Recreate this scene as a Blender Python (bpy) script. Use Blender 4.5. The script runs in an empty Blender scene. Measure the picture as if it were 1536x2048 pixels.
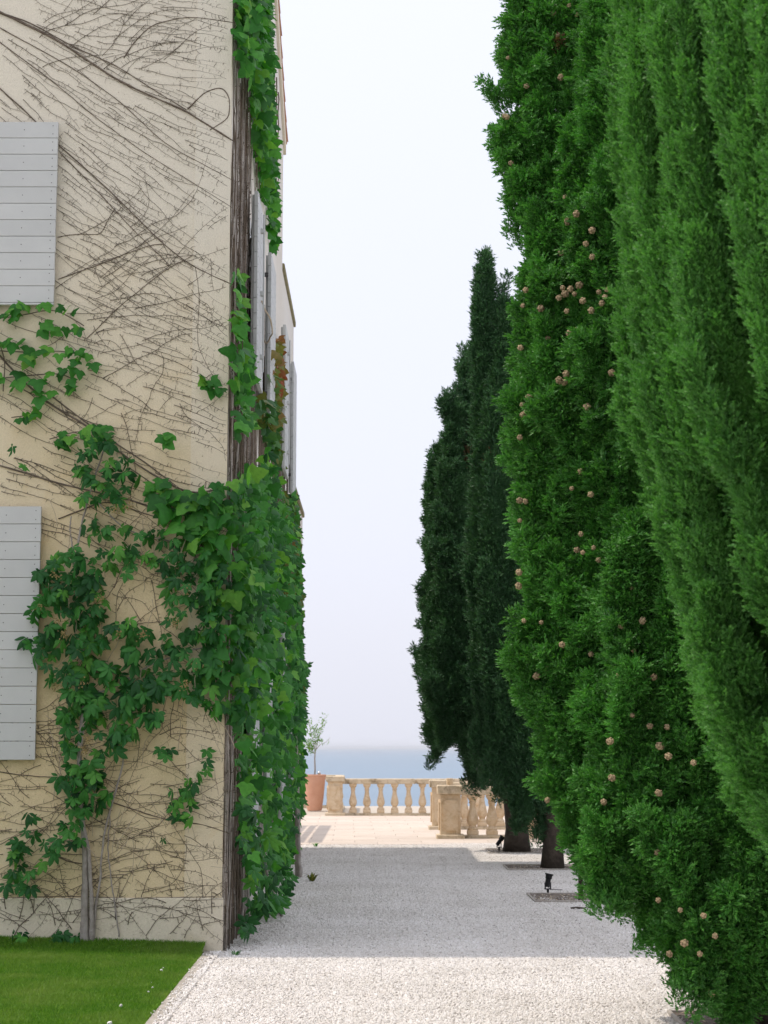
import bpy, math, random
import numpy as np
from mathutils import Vector, Matrix, Euler

rng = np.random.default_rng(11)
random.seed(11)
SC = bpy.context.scene
COL = SC.collection
R = math.radians

# ------------------------------------------------------------------ camera
F = 3500.0                       # focal length in pixels of the 1536 x 2048 photograph
HORIZON, VANISH = 1495.0, 755.0  # horizon row, column of the side wall's vanishing point
CAM = np.array([0.0, 0.0, 1.69])
PITCH = math.atan((HORIZON - 1024) / F)
YAW = -math.atan((768 - VANISH) / F * math.cos(PITCH))
cd = bpy.data.cameras.new('camera')
cam = bpy.data.objects.new('camera', cd)
COL.objects.link(cam)
cam.location = CAM
cam.rotation_euler = (math.pi / 2 + PITCH, 0, YAW)
cd.sensor_fit = 'VERTICAL'
cd.sensor_height = 36
cd.sensor_width = 27
cd.lens = F / 2048 * 36
cd.clip_start = 0.1
cd.clip_end = 80000
cd.dof.use_dof = True
cd.dof.focus_distance = 14.5
cd.dof.aperture_fstop = 6.3
SC.camera = cam

# ------------------------------------------------------------------ sky, sun, exposure
SUN_EL, SUN_AZ = 64.0, 1.7       # azimuth: degrees from -X towards +Y (the sun stands over the house, to the left)
w = bpy.data.worlds.new('World')
SC.world = w
w.use_nodes = True
nt = w.node_tree
nt.nodes.clear()
wo = nt.nodes.new('ShaderNodeOutputWorld')
bg = nt.nodes.new('ShaderNodeBackground')
sky = nt.nodes.new('ShaderNodeTexSky')
sky.sky_type = 'NISHITA'
sky.sun_disc = False
sky.sun_elevation = R(SUN_EL)
sdir = Vector((-math.cos(R(SUN_AZ)) * math.cos(R(SUN_EL)), math.sin(R(SUN_AZ)) * math.cos(R(SUN_EL)), math.sin(R(SUN_EL))))
sky.sun_rotation = math.atan2(sdir.x, sdir.y)
sky.altitude = 30
sky.air_density = 1.0
sky.dust_density = 6.0
sky.ozone_density = 1.5
hs = nt.nodes.new('ShaderNodeMix')          # thin milky haze over the blue
hs.data_type = 'RGBA'
hs.inputs[0].default_value = 0.85
tcn = nt.nodes.new('ShaderNodeTexCoord'); spx = nt.nodes.new('ShaderNodeSeparateXYZ')
nt.links.new(tcn.outputs['Generated'], spx.inputs[0])
mx0 = nt.nodes.new('ShaderNodeMath'); mx0.operation = 'MAXIMUM'; mx0.inputs[1].default_value = 0.0
nt.links.new(spx.outputs['Z'], mx0.inputs[0])
veil = nt.nodes.new('ShaderNodeMath'); veil.operation = 'MULTIPLY_ADD'; veil.inputs[1].default_value = 0.32; veil.inputs[2].default_value = 1.0
nt.links.new(mx0.outputs[0], veil.inputs[0])
vc = nt.nodes.new('ShaderNodeVectorMath'); vc.operation = 'SCALE'; vc.inputs[0].default_value = (4.5, 4.58, 5.15)
nt.links.new(veil.outputs[0], vc.inputs['Scale'])
nt.links.new(vc.outputs[0], hs.inputs[7])
nt.links.new(sky.outputs[0], hs.inputs[6])
nt.links.new(hs.outputs[2], bg.inputs[0])
bg.inputs[1].default_value = 0.15
nt.links.new(bg.outputs[0], wo.inputs[0])
sl = bpy.data.lights.new('sun', 'SUN')
sl.energy = 2.1
sl.angle = R(0.7)
sl.color = (1.0, 0.90, 0.79)
so = bpy.data.objects.new('sun', sl)
COL.objects.link(so)
so.rotation_euler = (-sdir).to_track_quat('-Z', 'Y').to_euler()
so.location = (0, 0, 30)
SC.view_settings.view_transform = 'Standard'
SC.view_settings.look = 'None'
SC.view_settings.gamma = 1.0
SC.view_settings.use_curve_mapping = False
SC.view_settings.exposure = 0.47
SC.cycles.max_bounces = 7
SC.cycles.diffuse_bounces = 4
SC.cycles.transparent_max_bounces = 8

# ------------------------------------------------------------------ pixel rays (directions only; depth comes from what is touched)
def ray(px, py):
    x = (np.asarray(px, float) - 768) / F
    u = (1024 - np.asarray(py, float)) / F
    vy = math.cos(PITCH) - u * math.sin(PITCH)
    vz = math.sin(PITCH) + u * math.cos(PITCH)
    c, s = math.cos(YAW), math.sin(YAW)
    return np.stack([c * x - s * vy, s * x + c * vy, vz], -1)

def on_y(px, py, y):
    d = ray(px, py)
    return CAM + d * ((y - CAM[1]) / d[..., 1])[..., None]

def on_x(px, py, x):
    d = ray(px, py)
    return CAM + d * ((x - CAM[0]) / d[..., 0])[..., None]

def to_px(P):
    P = np.asarray(P, float) - CAM
    c, s = math.cos(-YAW), math.sin(-YAW)
    x = c * P[..., 0] - s * P[..., 1]
    y = s * P[..., 0] + c * P[..., 1]
    z = P[..., 2]
    dep = y * math.cos(PITCH) + z * math.sin(PITCH)
    up = -y * math.sin(PITCH) + z * math.cos(PITCH)
    return 768 + F * x / dep, 1024 - F * up / dep

def in_poly(px, py, poly):
    px = np.asarray(px); py = np.asarray(py)
    inside = np.zeros(px.shape, bool)
    n = len(poly)
    for i in range(n):
        x0, y0 = poly[i]; x1, y1 = poly[(i + 1) % n]
        if y0 == y1: continue
        cond = ((y0 > py) != (y1 > py)) & (px < (x1 - x0) * (py - y0) / (y1 - y0) + x0)
        inside ^= cond
    return inside

# ------------------------------------------------------------------ mesh helpers
class MB:
    def __init__(s): s.v = []; s.f = []; s.n = 0; s.a = []
    def add(s, verts, faces, tint=None):
        verts = np.asarray(verts, float)
        s.v.append(verts)
        o = s.n
        s.f.extend([tuple(i + o for i in f) for f in faces])
        s.n += len(verts)
        s.a.append(np.full(len(verts), 0.0 if tint is None else tint))
        return s
    def box(s, a, b):
        x0, y0, z0 = a; x1, y1, z1 = b
        v = [(x0, y0, z0), (x1, y0, z0), (x1, y1, z0), (x0, y1, z0), (x0, y0, z1), (x1, y0, z1), (x1, y1, z1), (x0, y1, z1)]
        return s.add(v, [(3, 2, 1, 0), (4, 5, 6, 7), (0, 1, 5, 4), (1, 2, 6, 5), (2, 3, 7, 6), (3, 0, 4, 7)])
    def bevbox(s, a, b, c=0.01):
        x0, y0, z0 = a; x1, y1, z1 = b
        v = []; idx = {}
        for sx in (0, 1):
            for sy in (0, 1):
                for sz in (0, 1):
                    X = x1 if sx else x0; Y = y1 if sy else y0; Z = z1 if sz else z0
                    dx = -c if sx else c; dy = -c if sy else c; dz = -c if sz else c
                    for ax in range(3):
                        p = [X + dx, Y + dy, Z + dz]; p[ax] = (X, Y, Z)[ax]
                        idx[(sx, sy, sz, ax)] = len(v); v.append(p)
        f = []
        for ax in range(3):
            o = [k for k in range(3) if k != ax]
            for sd in (0, 1):
                q = []
                for (i, j) in ((0, 0), (1, 0), (1, 1), (0, 1)):
                    k = [0, 0, 0]; k[ax] = sd; k[o[0]] = i; k[o[1]] = j
                    q.append(idx[(*k, ax)])
                flip = (sd == 0) ^ (ax == 1)
                f.append(tuple(q[::-1]) if flip else tuple(q))
        for ax in range(3):
            o = [k for k in range(3) if k != ax]
            for i in (0, 1):
                for j in (0, 1):
                    k0 = [0, 0, 0]; k0[o[0]] = i; k0[o[1]] = j
                    k1 = list(k0); k1[ax] = 1
                    f.append((idx[(*k0, o[0])], idx[(*k1, o[0])], idx[(*k1, o[1])], idx[(*k0, o[1])]))
        for k in [(i, j, l) for i in (0, 1) for j in (0, 1) for l in (0, 1)]:
            f.append(tuple(idx[(*k, ax)] for ax in range(3)))
        return s.add(v, f)
    def tube(s, pts, rad, n=5, cap=True, tint=None):
        pts = np.asarray(pts, float); m = len(pts)
        rad = np.broadcast_to(np.asarray(rad, float), (m,))
        t = np.gradient(pts, axis=0)
        t /= np.linalg.norm(t, axis=1)[:, None] + 1e-9
        ref = np.array([0, 0, 1.0]) if abs(t[:, 2]).mean() < 0.8 else np.array([0, 1.0, 0])
        u = np.cross(t, ref); u /= np.linalg.norm(u, axis=1)[:, None] + 1e-9
        v = np.cross(t, u)
        a = np.arange(n) * 2 * math.pi / n
        ring = pts[:, None] + rad[:, None, None] * (u[:, None] * np.cos(a)[None, :, None] + v[:, None] * np.sin(a)[None, :, None])
        fs = [(i * n + j, i * n + (j + 1) % n, (i + 1) * n + (j + 1) % n, (i + 1) * n + j) for i in range(m - 1) for j in range(n)]
        if cap: fs += [tuple(range(n))[::-1], tuple((m - 1) * n + j for j in range(n))]
        return s.add(ring.reshape(-1, 3), fs, tint)
    def lathe(s, prof, n=20, c=(0, 0, 0), cap=True):
        m = len(prof); v = []
        for r_, z in prof:
            for j in range(n):
                a = 2 * math.pi * j / n
                v.append((c[0] + r_ * math.cos(a), c[1] + r_ * math.sin(a), c[2] + z))
        f = [(i * n + j, i * n + (j + 1) % n, (i + 1) * n + (j + 1) % n, (i + 1) * n + j) for i in range(m - 1) for j in range(n)]
        if cap: f += [tuple(range(n))[::-1], tuple((m - 1) * n + j for j in range(n))]
        return s.add(v, f)
    def prism(s, poly, axis, a, b):            # polygon in the two other axes, extruded
        o = [k for k in range(3) if k != axis]
        v = []
        for t in (a, b):
            for p in poly:
                q = [0, 0, 0]; q[axis] = t; q[o[0]] = p[0]; q[o[1]] = p[1]; v.append(q)
        n = len(poly)
        f = [tuple(range(n)), tuple(range(2 * n - 1, n - 1, -1))] + [(i, i + n, (i + 1) % n + n, (i + 1) % n) for i in range(n)]
        return s.add(v, f)
    def mesh(s, name, smooth=False):
        me = bpy.data.meshes.new(name)
        V = np.concatenate(s.v) if s.v else np.zeros((0, 3))
        fl = np.array([len(f) for f in s.f], np.int32)
        me.vertices.add(len(V)); me.vertices.foreach_set('co', V.ravel().astype(np.float32))
        li = np.fromiter((i for f in s.f for i in f), np.int32)
        me.loops.add(len(li)); me.loops.foreach_set('vertex_index', li)
        me.polygons.add(len(fl))
        me.polygons.foreach_set('loop_start', (np.cumsum(fl) - fl).astype(np.int32))
        me.polygons.foreach_set('use_smooth', np.full(len(fl), smooth))
        A = np.concatenate(s.a)
        if A.any():
            at = me.attributes.new('tint', 'FLOAT', 'POINT'); at.data.foreach_set('value', A.astype(np.float32))
        me.update(calc_edges=True); me.validate()
        return me

def link(o, parent=None):
    COL.objects.link(o)
    if parent is not None: o.parent = parent
    return o

def part(name, mb, mat, parent=None, smooth=False, loc=None, kind=None, fixn=True):
    me = mb.mesh(name, smooth) if isinstance(mb, MB) else mb
    if isinstance(mb, MB):
        if fixn:
            import bmesh
            bm = bmesh.new(); bm.from_mesh(me)
            bmesh.ops.recalc_face_normals(bm, faces=bm.faces)
            bm.to_mesh(me); bm.free()
        me.materials.append(mat)
    o = link(bpy.data.objects.new(name, me), parent)
    if loc is not None: o.location = loc
    if kind: o['kind'] = kind
    return o

def thing(name, label, cat, loc=(0, 0, 0), group=None):
    o = link(bpy.data.objects.new(name, None))
    o.location = loc; o.empty_display_size = 0.2
    o['label'] = label; o['category'] = cat
    if group: o['group'] = group
    return o

def tag(o, label, cat, group=None):
    o['label'] = label; o['category'] = cat
    if group: o['group'] = group
    return o

# ------------------------------------------------------------------ materials
def mat(name):
    m = bpy.data.materials.new(name); m.use_nodes = True
    t = m.node_tree; t.nodes.clear()
    out = t.nodes.new('ShaderNodeOutputMaterial')
    b = t.nodes.new('ShaderNodeBsdfPrincipled')
    t.links.new(b.outputs[0], out.inputs[0])
    return m, t, b, out

def node(t, typ, **kw):
    n = t.nodes.new(typ)
    for k, v in kw.items(): setattr(n, k, v)
    return n

def ramp(t, fac, stops):
    r = t.nodes.new('ShaderNodeValToRGB')
    el = r.color_ramp.elements
    while len(el) < len(stops): el.new(0.5)
    for e, (p, c) in zip(el, stops): e.position = p; e.color = (*c, 1)
    t.links.new(fac, r.inputs[0])
    return r.outputs[0]

def noise(t, scale, detail=4, rough=0.6, co=None, dist=0.0):
    n = t.nodes.new('ShaderNodeTexNoise')
    n.inputs['Scale'].default_value = scale; n.inputs['Detail'].default_value = detail
    n.inputs['Roughness'].default_value = rough; n.inputs['Distortion'].default_value = dist
    if co is not None: t.links.new(co, n.inputs['Vector'])
    return n.outputs[0]

def mixc(t, fac, a, b, mode='MIX'):
    n = t.nodes.new('ShaderNodeMix'); n.data_type = 'RGBA'; n.blend_type = mode
    for s, v in ((0, fac), (6, a), (7, b)):
        if hasattr(v, 'links') or hasattr(v, 'is_linked'): t.links.new(v, n.inputs[s])
        elif isinstance(v, tuple): n.inputs[s].default_value = (*v, 1)
        else: n.inputs[s].default_value = v
    return n.outputs[2]

def bump(t, b, h, strength, dist):
    n = t.nodes.new('ShaderNodeBump')
    n.inputs['Strength'].default_value = strength; n.inputs['Distance'].default_value = dist
    t.links.new(h, n.inputs['Height']); t.links.new(n.outputs[0], b.inputs['Normal'])

def geo_pos(t): return t.nodes.new('ShaderNodeNewGeometry').outputs['Position']

def simple(name, c1, c2, scale, rough=0.8, bs=0.0, bscale=60, bd=0.01, spec=0.3, metal=0.0, detail=5, obj_var=0.0):
    m, t, b, o = mat(name)
    p = geo_pos(t)
    col = ramp(t, noise(t, scale, detail, 0.65, p), [(0.3, c1), (0.7, c2)])
    if obj_var:
        oi = t.nodes.new('ShaderNodeObjectInfo')
        col = mixc(t, obj_var, col, ramp(t, oi.outputs['Random'], [(0, tuple(0.72 * k for k in c1)), (1, tuple(min(1, 1.2 * k) for k in c2))]))
    t.links.new(col, b.inputs['Base Color'])
    b.inputs['Roughness'].default_value = rough
    b.inputs['Specular IOR Level'].default_value = spec
    b.inputs['Metallic'].default_value = metal
    if bs: bump(t, b, noise(t, bscale, 4, 0.6, p), bs, bd)
    return m

def stucco(name, base, pale, warm, top=None):
    m, t, b, o = mat(name)
    p = geo_pos(t)
    big = ramp(t, noise(t, 0.55, 4, 0.55, p), [(0.35, pale), (0.65, base)])
    spots = ramp(t, noise(t, 2.3, 5, 0.7, p, 0.6), [(0.56, (0, 0, 0)), (0.78, (1, 1, 1))])
    c = mixc(t, spots, big, warm)
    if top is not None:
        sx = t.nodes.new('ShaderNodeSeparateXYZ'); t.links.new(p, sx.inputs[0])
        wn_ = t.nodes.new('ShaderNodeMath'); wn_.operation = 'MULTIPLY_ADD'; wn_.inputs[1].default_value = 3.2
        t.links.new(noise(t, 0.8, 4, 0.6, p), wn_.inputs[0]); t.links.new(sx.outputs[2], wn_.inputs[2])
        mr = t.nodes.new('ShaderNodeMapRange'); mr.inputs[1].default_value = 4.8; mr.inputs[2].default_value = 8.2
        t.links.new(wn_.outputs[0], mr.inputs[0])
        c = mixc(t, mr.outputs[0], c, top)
    fine = ramp(t, noise(t, 130, 3, 0.6, p), [(0.25, (0.86, 0.86, 0.86)), (0.75, (1.0, 1.0, 1.0))])
    c = mixc(t, 1.0, c, fine, 'MULTIPLY')
    pits = ramp(t, noise(t, 38, 2, 0.5, p), [(0.24, (0.55, 0.5, 0.42)), (0.31, (1, 1, 1))])
    c = mixc(t, 0.8, c, pits, 'MULTIPLY')
    t.links.new(c, b.inputs['Base Color'])
    b.inputs['Roughness'].default_value = 0.92
    b.inputs['Specular IOR Level'].default_value = 0.15
    bump(t, b, noise(t, 70, 4, 0.62, p), 0.55, 0.012)
    return m

def leafmat(name, stops, trans=0.25, rough=0.42, patchy=None):
    m, t, b, o = mat(name)
    oi = t.nodes.new('ShaderNodeObjectInfo')
    at = node(t, 'ShaderNodeAttribute', attribute_name='tint')
    ad = node(t, 'ShaderNodeMath', operation='ADD')
    t.links.new(oi.outputs['Random'], ad.inputs[0]); t.links.new(at.outputs['Fac'], ad.inputs[1])
    fr = node(t, 'ShaderNodeMath', operation='FRACT'); t.links.new(ad.outputs[0], fr.inputs[0])
    c = ramp(t, fr.outputs[0], stops)
    nz = ramp(t, noise(t, 28, 3, 0.6, geo_pos(t)), [(0.3, (0.75, 0.78, 0.7)), (0.7, (1.12, 1.1, 1.05))])
    c = mixc(t, 1.0, c, nz, 'MULTIPLY')
    if patchy: c = mixc(t, ramp(t, noise(t, 1.6, 5, 0.65, geo_pos(t)), [(0.42, (0, 0, 0)), (0.72, (0.75, 0.75, 0.75))]), c, patchy)
    t.links.new(c, b.inputs['Base Color'])
    b.inputs['Roughness'].default_value = rough + .12
    b.inputs['Specular IOR Level'].default_value = 0.3
    tr = t.nodes.new('ShaderNodeBsdfTranslucent')
    t.links.new(mixc(t, 1.0, c, (1.5, 1.7, 0.6), 'MULTIPLY'), tr.inputs[0])
    mx = t.nodes.new('ShaderNodeMixShader'); mx.inputs[0].default_value = trans
    t.links.new(b.outputs[0], mx.inputs[1]); t.links.new(tr.outputs[0], mx.inputs[2])
    t.links.new(mx.outputs[0], o.inputs[0])
    return m

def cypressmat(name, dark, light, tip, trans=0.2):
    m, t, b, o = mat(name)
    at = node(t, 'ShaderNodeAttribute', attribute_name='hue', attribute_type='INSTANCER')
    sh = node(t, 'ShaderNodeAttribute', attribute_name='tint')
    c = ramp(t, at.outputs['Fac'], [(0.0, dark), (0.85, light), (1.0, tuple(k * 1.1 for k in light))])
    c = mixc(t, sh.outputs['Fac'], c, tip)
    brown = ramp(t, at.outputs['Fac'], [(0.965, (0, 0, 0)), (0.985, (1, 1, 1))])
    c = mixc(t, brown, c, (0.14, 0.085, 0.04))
    t.links.new(c, b.inputs['Base Color'])
    b.inputs['Roughness'].default_value = 0.5
    b.inputs['Specular IOR Level'].default_value = 0.35
    tr = t.nodes.new('ShaderNodeBsdfTranslucent')
    t.links.new(mixc(t, 1.0, c, (1.3, 1.5, 0.7), 'MULTIPLY'), tr.inputs[0])
    mx = t.nodes.new('ShaderNodeMixShader'); mx.inputs[0].default_value = trans
    t.links.new(b.outputs[0], mx.inputs[1]); t.links.new(tr.outputs[0], mx.inputs[2])
    t.links.new(mx.outputs[0], o.inputs[0])
    return m

M = {}
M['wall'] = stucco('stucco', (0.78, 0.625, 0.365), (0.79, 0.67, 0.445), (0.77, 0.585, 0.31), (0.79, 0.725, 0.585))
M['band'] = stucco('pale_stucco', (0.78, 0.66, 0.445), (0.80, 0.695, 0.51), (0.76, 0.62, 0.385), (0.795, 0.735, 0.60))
M['plinth'] = stucco('plinth_render', (0.77, 0.685, 0.52), (0.80, 0.725, 0.58), (0.70, 0.60, 0.42))
M['sidewall'] = stucco('side_stucco', (0.74, 0.70, 0.62), (0.78, 0.75, 0.69), (0.70, 0.64, 0.53))
M['shutter'] = simple('shutter_paint', (0.53, 0.535, 0.51), (0.58, 0.585, 0.555), 3.0, 0.55, 0.12, 40, 0.004, 0.35, obj_var=0.10)
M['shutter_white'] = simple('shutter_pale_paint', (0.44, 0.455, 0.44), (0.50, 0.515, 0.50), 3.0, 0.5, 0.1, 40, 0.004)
M['metal'] = simple('dark_iron', (0.05, 0.05, 0.05), (0.09, 0.085, 0.08), 20, 0.6)
M['black'] = simple('black_coating', (0.008, 0.008, 0.009), (0.015, 0.015, 0.016), 30, 0.55)
M['glass'] = simple('window_glass', (0.02, 0.025, 0.03), (0.03, 0.035, 0.04), 2, 0.08, spec=0.6)
M['tile'] = simple('terracotta_tile', (0.42, 0.19, 0.11), (0.52, 0.29, 0.18), 9, 0.85, 0.3, 50, 0.01, obj_var=0.35)
M['pot'] = simple('terracotta', (0.57, 0.30, 0.20), (0.64, 0.37, 0.26), 4, 0.8, 0.15, 60, 0.006)
M['coping'] = simple('mossy_coping', (0.16, 0.15, 0.07), (0.34, 0.30, 0.18), 12, 0.9, 0.4, 40, 0.01)
def stone_mat(name, a, bb, stain):
    m, t, b, o = mat(name)
    p = geo_pos(t)
    c = ramp(t, noise(t, 7, 5, 0.65, p), [(0.3, a), (0.7, bb)])
    s = ramp(t, noise(t, 5.5, 6, 0.72, p, 0.8), [(0.50, (0, 0, 0)), (0.70, (1, 1, 1))])
    c = mixc(t, s, c, stain)
    t.links.new(c, b.inputs['Base Color'])
    b.inputs['Roughness'].default_value = 0.9; b.inputs['Specular IOR Level'].default_value = 0.2
    bump(t, b, noise(t, 55, 5, 0.65, p), 0.5, 0.01)
    return m
M['stone'] = stone_mat('balustrade_stone', (0.58, 0.43, 0.27), (0.66, 0.55, 0.40), (0.44, 0.31, 0.18))
M['rail'] = stone_mat('weathered_rail_stone', (0.52, 0.42, 0.28), (0.62, 0.53, 0.40), (0.20, 0.15, 0.09))
M['paving'] = simple('travertine', (0.50, 0.42, 0.345), (0.58, 0.505, 0.43), 3.5, 0.8, 0.15, 40, 0.004, obj_var=0.22)
M['grout'] = simple('paving_bed', (0.42, 0.37, 0.31), (0.50, 0.45, 0.38), 6, 0.95)
M['bark'] = simple('vine_bark', (0.10, 0.075, 0.055), (0.20, 0.16, 0.12), 14, 0.95, 0.5, 60, 0.01)
M['bark_grey'] = simple('grey_vine_bark', (0.24, 0.21, 0.18), (0.44, 0.40, 0.36), 9, 0.95, 0.6, 45, 0.02)
M['twig'] = simple('dry_twig', (0.40, 0.32, 0.22), (0.55, 0.46, 0.34), 8, 0.9)
M['stem'] = simple('wall_stem', (0.085, 0.068, 0.050), (0.20, 0.165, 0.125), 5, 0.95)
M['trunk'] = simple('cypress_bark', (0.040, 0.031, 0.024), (0.090, 0.072, 0.056), 8, 0.95, 0.8, 22, 0.03)
M['soil'] = simple('leaf_litter_soil', (0.08, 0.06, 0.045), (0.26, 0.22, 0.18), 16, 0.97, 0.8, 50, 0.03)
M['edging'] = simple('pit_edging', (0.34, 0.31, 0.27), (0.46, 0.42, 0.37), 8, 0.9)
M['kerb'] = simple('kerb_concrete', (0.30, 0.27, 0.235), (0.46, 0.42, 0.37), 7, 0.92, 0.4, 60, 0.008)
M['chrome'] = simple('chrome', (0.5, 0.5, 0.5), (0.6, 0.6, 0.6), 5, 0.2, metal=1.0)
M['cone'] = simple('cypress_cone', (0.20, 0.15, 0.085), (0.44, 0.335, 0.20), 40, 0.85, 0.4, 90, 0.006, obj_var=0.4)
M['berry'] = simple('vine_flower', (0.20, 0.17, 0.06), (0.42, 0.30, 0.13), 50, 0.8)
M['creeper'] = leafmat('creeper_leaf', [(0.0, (0.014, 0.080, 0.020)), (0.4, (0.026, 0.145, 0.028)), (0.8, (0.050, 0.215, 0.036)), (1.0, (0.10, 0.30, 0.04))], 0.26)
M['ivy'] = leafmat('ivy_leaf', [(0.0, (0.022, 0.120, 0.020)), (0.4, (0.042, 0.205, 0.028)), (0.85, (0.085, 0.30, 0.038)), (1.0, (0.16, 0.37, 0.05))], 0.34)
M['red_leaf'] = leafmat('turning_leaf', [(0.0, (0.05, 0.15, 0.02)), (0.45, (0.17, 0.17, 0.03)), (0.8, (0.24, 0.10, 0.03)), (1.0, (0.27, 0.06, 0.03))], 0.28)
M['brown_green'] = leafmat('faded_ivy_leaf', [(0.0, (0.02, 0.10, 0.02)), (0.6, (0.05, 0.15, 0.025)), (0.9, (0.14, 0.14, 0.03)), (1.0, (0.18, 0.10, 0.03))], 0.25)
M['citrus'] = leafmat('citrus_leaf', [(0.0, (0.08, 0.20, 0.03)), (1.0, (0.18, 0.32, 0.06))], 0.35)
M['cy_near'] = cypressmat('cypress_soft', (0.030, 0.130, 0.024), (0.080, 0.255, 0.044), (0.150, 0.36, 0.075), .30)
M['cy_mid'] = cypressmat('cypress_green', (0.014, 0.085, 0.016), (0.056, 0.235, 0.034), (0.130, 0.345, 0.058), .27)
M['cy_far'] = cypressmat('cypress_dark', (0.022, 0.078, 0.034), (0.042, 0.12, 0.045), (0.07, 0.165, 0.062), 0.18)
M['grass'] = leafmat('grass_blade', [(0.0, (0.065, 0.18, 0.012)), (0.6, (0.11, 0.255, 0.018)), (1.0, (0.18, 0.32, 0.035))], 0.3, 0.5, (0.22, 0.30, 0.07))
M['turf'] = simple('turf_base', (0.035, 0.08, 0.015), (0.06, 0.11, 0.02), 20, 0.95)

def gravelmat(name, inst):
    m, t, b, o = mat(name)
    p = geo_pos(t)
    if inst:
        at = node(t, 'ShaderNodeAttribute', attribute_name='tint')
        c = ramp(t, at.outputs['Fac'], [(0.0, (0.10, 0.085, 0.07)), (0.03, (0.46, 0.43, 0.40)), (0.15, (0.71, 0.675, 0.63)), (0.7, (0.79, 0.76, 0.725)), (1.0, (0.85, 0.83, 0.81))])
        patch = ramp(t, noise(t, 0.9, 5, 0.6, p), [(0.3, (0.84, 0.83, 0.81)), (0.7, (1.0, 1.0, 1.0))])
        c = mixc(t, 1.0, c, patch, 'MULTIPLY')
    else:
        v = t.nodes.new('ShaderNodeTexVoronoi'); v.inputs['Scale'].default_value = 75
        t.links.new(p, v.inputs['Vector'])
        sp = t.nodes.new('ShaderNodeSeparateColor'); t.links.new(v.outputs['Color'], sp.inputs[0])
        c = ramp(t, sp.outputs[0], [(0.0, (0.16, 0.14, 0.12)), (0.12, (0.56, 0.52, 0.48)), (0.5, (0.70, 0.66, 0.62)), (1.0, (0.80, 0.77, 0.74))])
        bump(t, b, v.outputs['Distance'], 0.8, -0.012)
    t.links.new(c, b.inputs['Base Color'])
    b.inputs['Roughness'].default_value = 0.93; b.inputs['Specular IOR Level'].default_value = 0.2
    return m
M['gravel'] = gravelmat('gravel_bed', False)
M['pebble'] = gravelmat('gravel_stones', True)

def seamat():
    m, t, b, o = mat('sea_water')
    p = geo_pos(t)
    mp = t.nodes.new('ShaderNodeMapping'); mp.inputs['Scale'].default_value = (0.35, 1.0, 1.0)
    t.links.new(p, mp.inputs['Vector'])
    n1 = noise(t, 0.12, 6, 0.62, mp.outputs[0])
    c = ramp(t, noise(t, 0.004, 4, 0.6, mp.outputs[0]), [(0.3, (0.07, 0.15, 0.23)), (0.7, (0.09, 0.18, 0.265))])
    t.links.new(c, b.inputs['Base Color'])
    b.inputs['Roughness'].default_value = 0.28
    b.inputs['IOR'].default_value = 1.33
    bump(t, b, n1, 0.35, 1.6)
    return m
M['sea'] = seamat()

# ------------------------------------------------------------------ geometry-node scatter (crowns, gravel, turf)
_groups = {}
def scatter_group(objs):
    key = tuple(o.name for o in objs)
    if key in _groups: return _groups[key]
    g = bpy.data.node_groups.new('scatter', 'GeometryNodeTree')
    g.interface.new_socket('Geometry', in_out='INPUT', socket_type='NodeSocketGeometry')
    g.interface.new_socket('Geometry', in_out='OUTPUT', socket_type='NodeSocketGeometry')
    gi = g.nodes.new('NodeGroupInput'); go = g.nodes.new('NodeGroupOutput')
    jn = g.nodes.new('GeometryNodeJoinGeometry')
    for o in reversed(objs):
        oi = g.nodes.new('GeometryNodeObjectInfo'); oi.inputs[0].default_value = o
        oi.inputs['As Instance'].default_value = True
        g.links.new(oi.outputs['Geometry'], jn.inputs[0])
    ip = g.nodes.new('GeometryNodeInstanceOnPoints')
    g.links.new(gi.outputs[0], ip.inputs['Points']); g.links.new(jn.outputs[0], ip.inputs['Instance'])
    ip.inputs['Pick Instance'].default_value = True
    def attr(nm, ty):
        a = g.nodes.new('GeometryNodeInputNamedAttribute'); a.data_type = ty; a.inputs[0].default_value = nm
        return a.outputs[0]
    g.links.new(attr('idx', 'INT'), ip.inputs['Instance Index'])
    g.links.new(attr('rot', 'FLOAT_VECTOR'), ip.inputs['Rotation'])
    g.links.new(attr('scl', 'FLOAT_VECTOR'), ip.inputs['Scale'])
    g.links.new(ip.outputs[0], go.inputs[0])
    _groups[key] = g
    return g

def scatter(name, objs, pos, rot, scl, hue, parent=None, loc=(0, 0, 0)):
    n = len(pos)
    me = bpy.data.meshes.new(name)
    me.vertices.add(n); me.vertices.foreach_set('co', np.asarray(pos, np.float32).ravel())
    a = me.attributes.new('rot', 'FLOAT_VECTOR', 'POINT'); a.data.foreach_set('vector', np.asarray(rot, np.float32).ravel())
    a = me.attributes.new('scl', 'FLOAT_VECTOR', 'POINT'); a.data.foreach_set('vector', np.asarray(scl, np.float32).ravel())
    a = me.attributes.new('idx', 'INT', 'POINT'); a.data.foreach_set('value', rng.integers(0, len(objs), n).astype(np.int32))
    a = me.attributes.new('hue', 'FLOAT', 'POINT'); a.data.foreach_set('value', np.asarray(hue, np.float32))
    o = link(bpy.data.objects.new(name, me), parent); o.location = loc
    md = o.modifiers.new('scatter', 'NODES'); md.node_group = scatter_group(objs)
    o['kind'] = 'stuff'
    return o

# ================================================================== THE SETTING
XC, YC = -1.30, 14.92            # the house corner
g = MB().box((-60, -25, -0.6), (60, 31.10, 0.0))
part('ground', g, M['gravel'], kind='structure')
cl = MB().box((-60, 31.104, -32), (60, 52.0, -0.012))
part('cliff', cl, M['grout'], kind='structure')
s = MB().add([(-40000, 50, -27), (40000, 50, -27), (40000, 45000, -27), (-40000, 45000, -27)], [(0, 1, 2, 3)])
part('sea', s, M['sea'], kind='structure')

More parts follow.
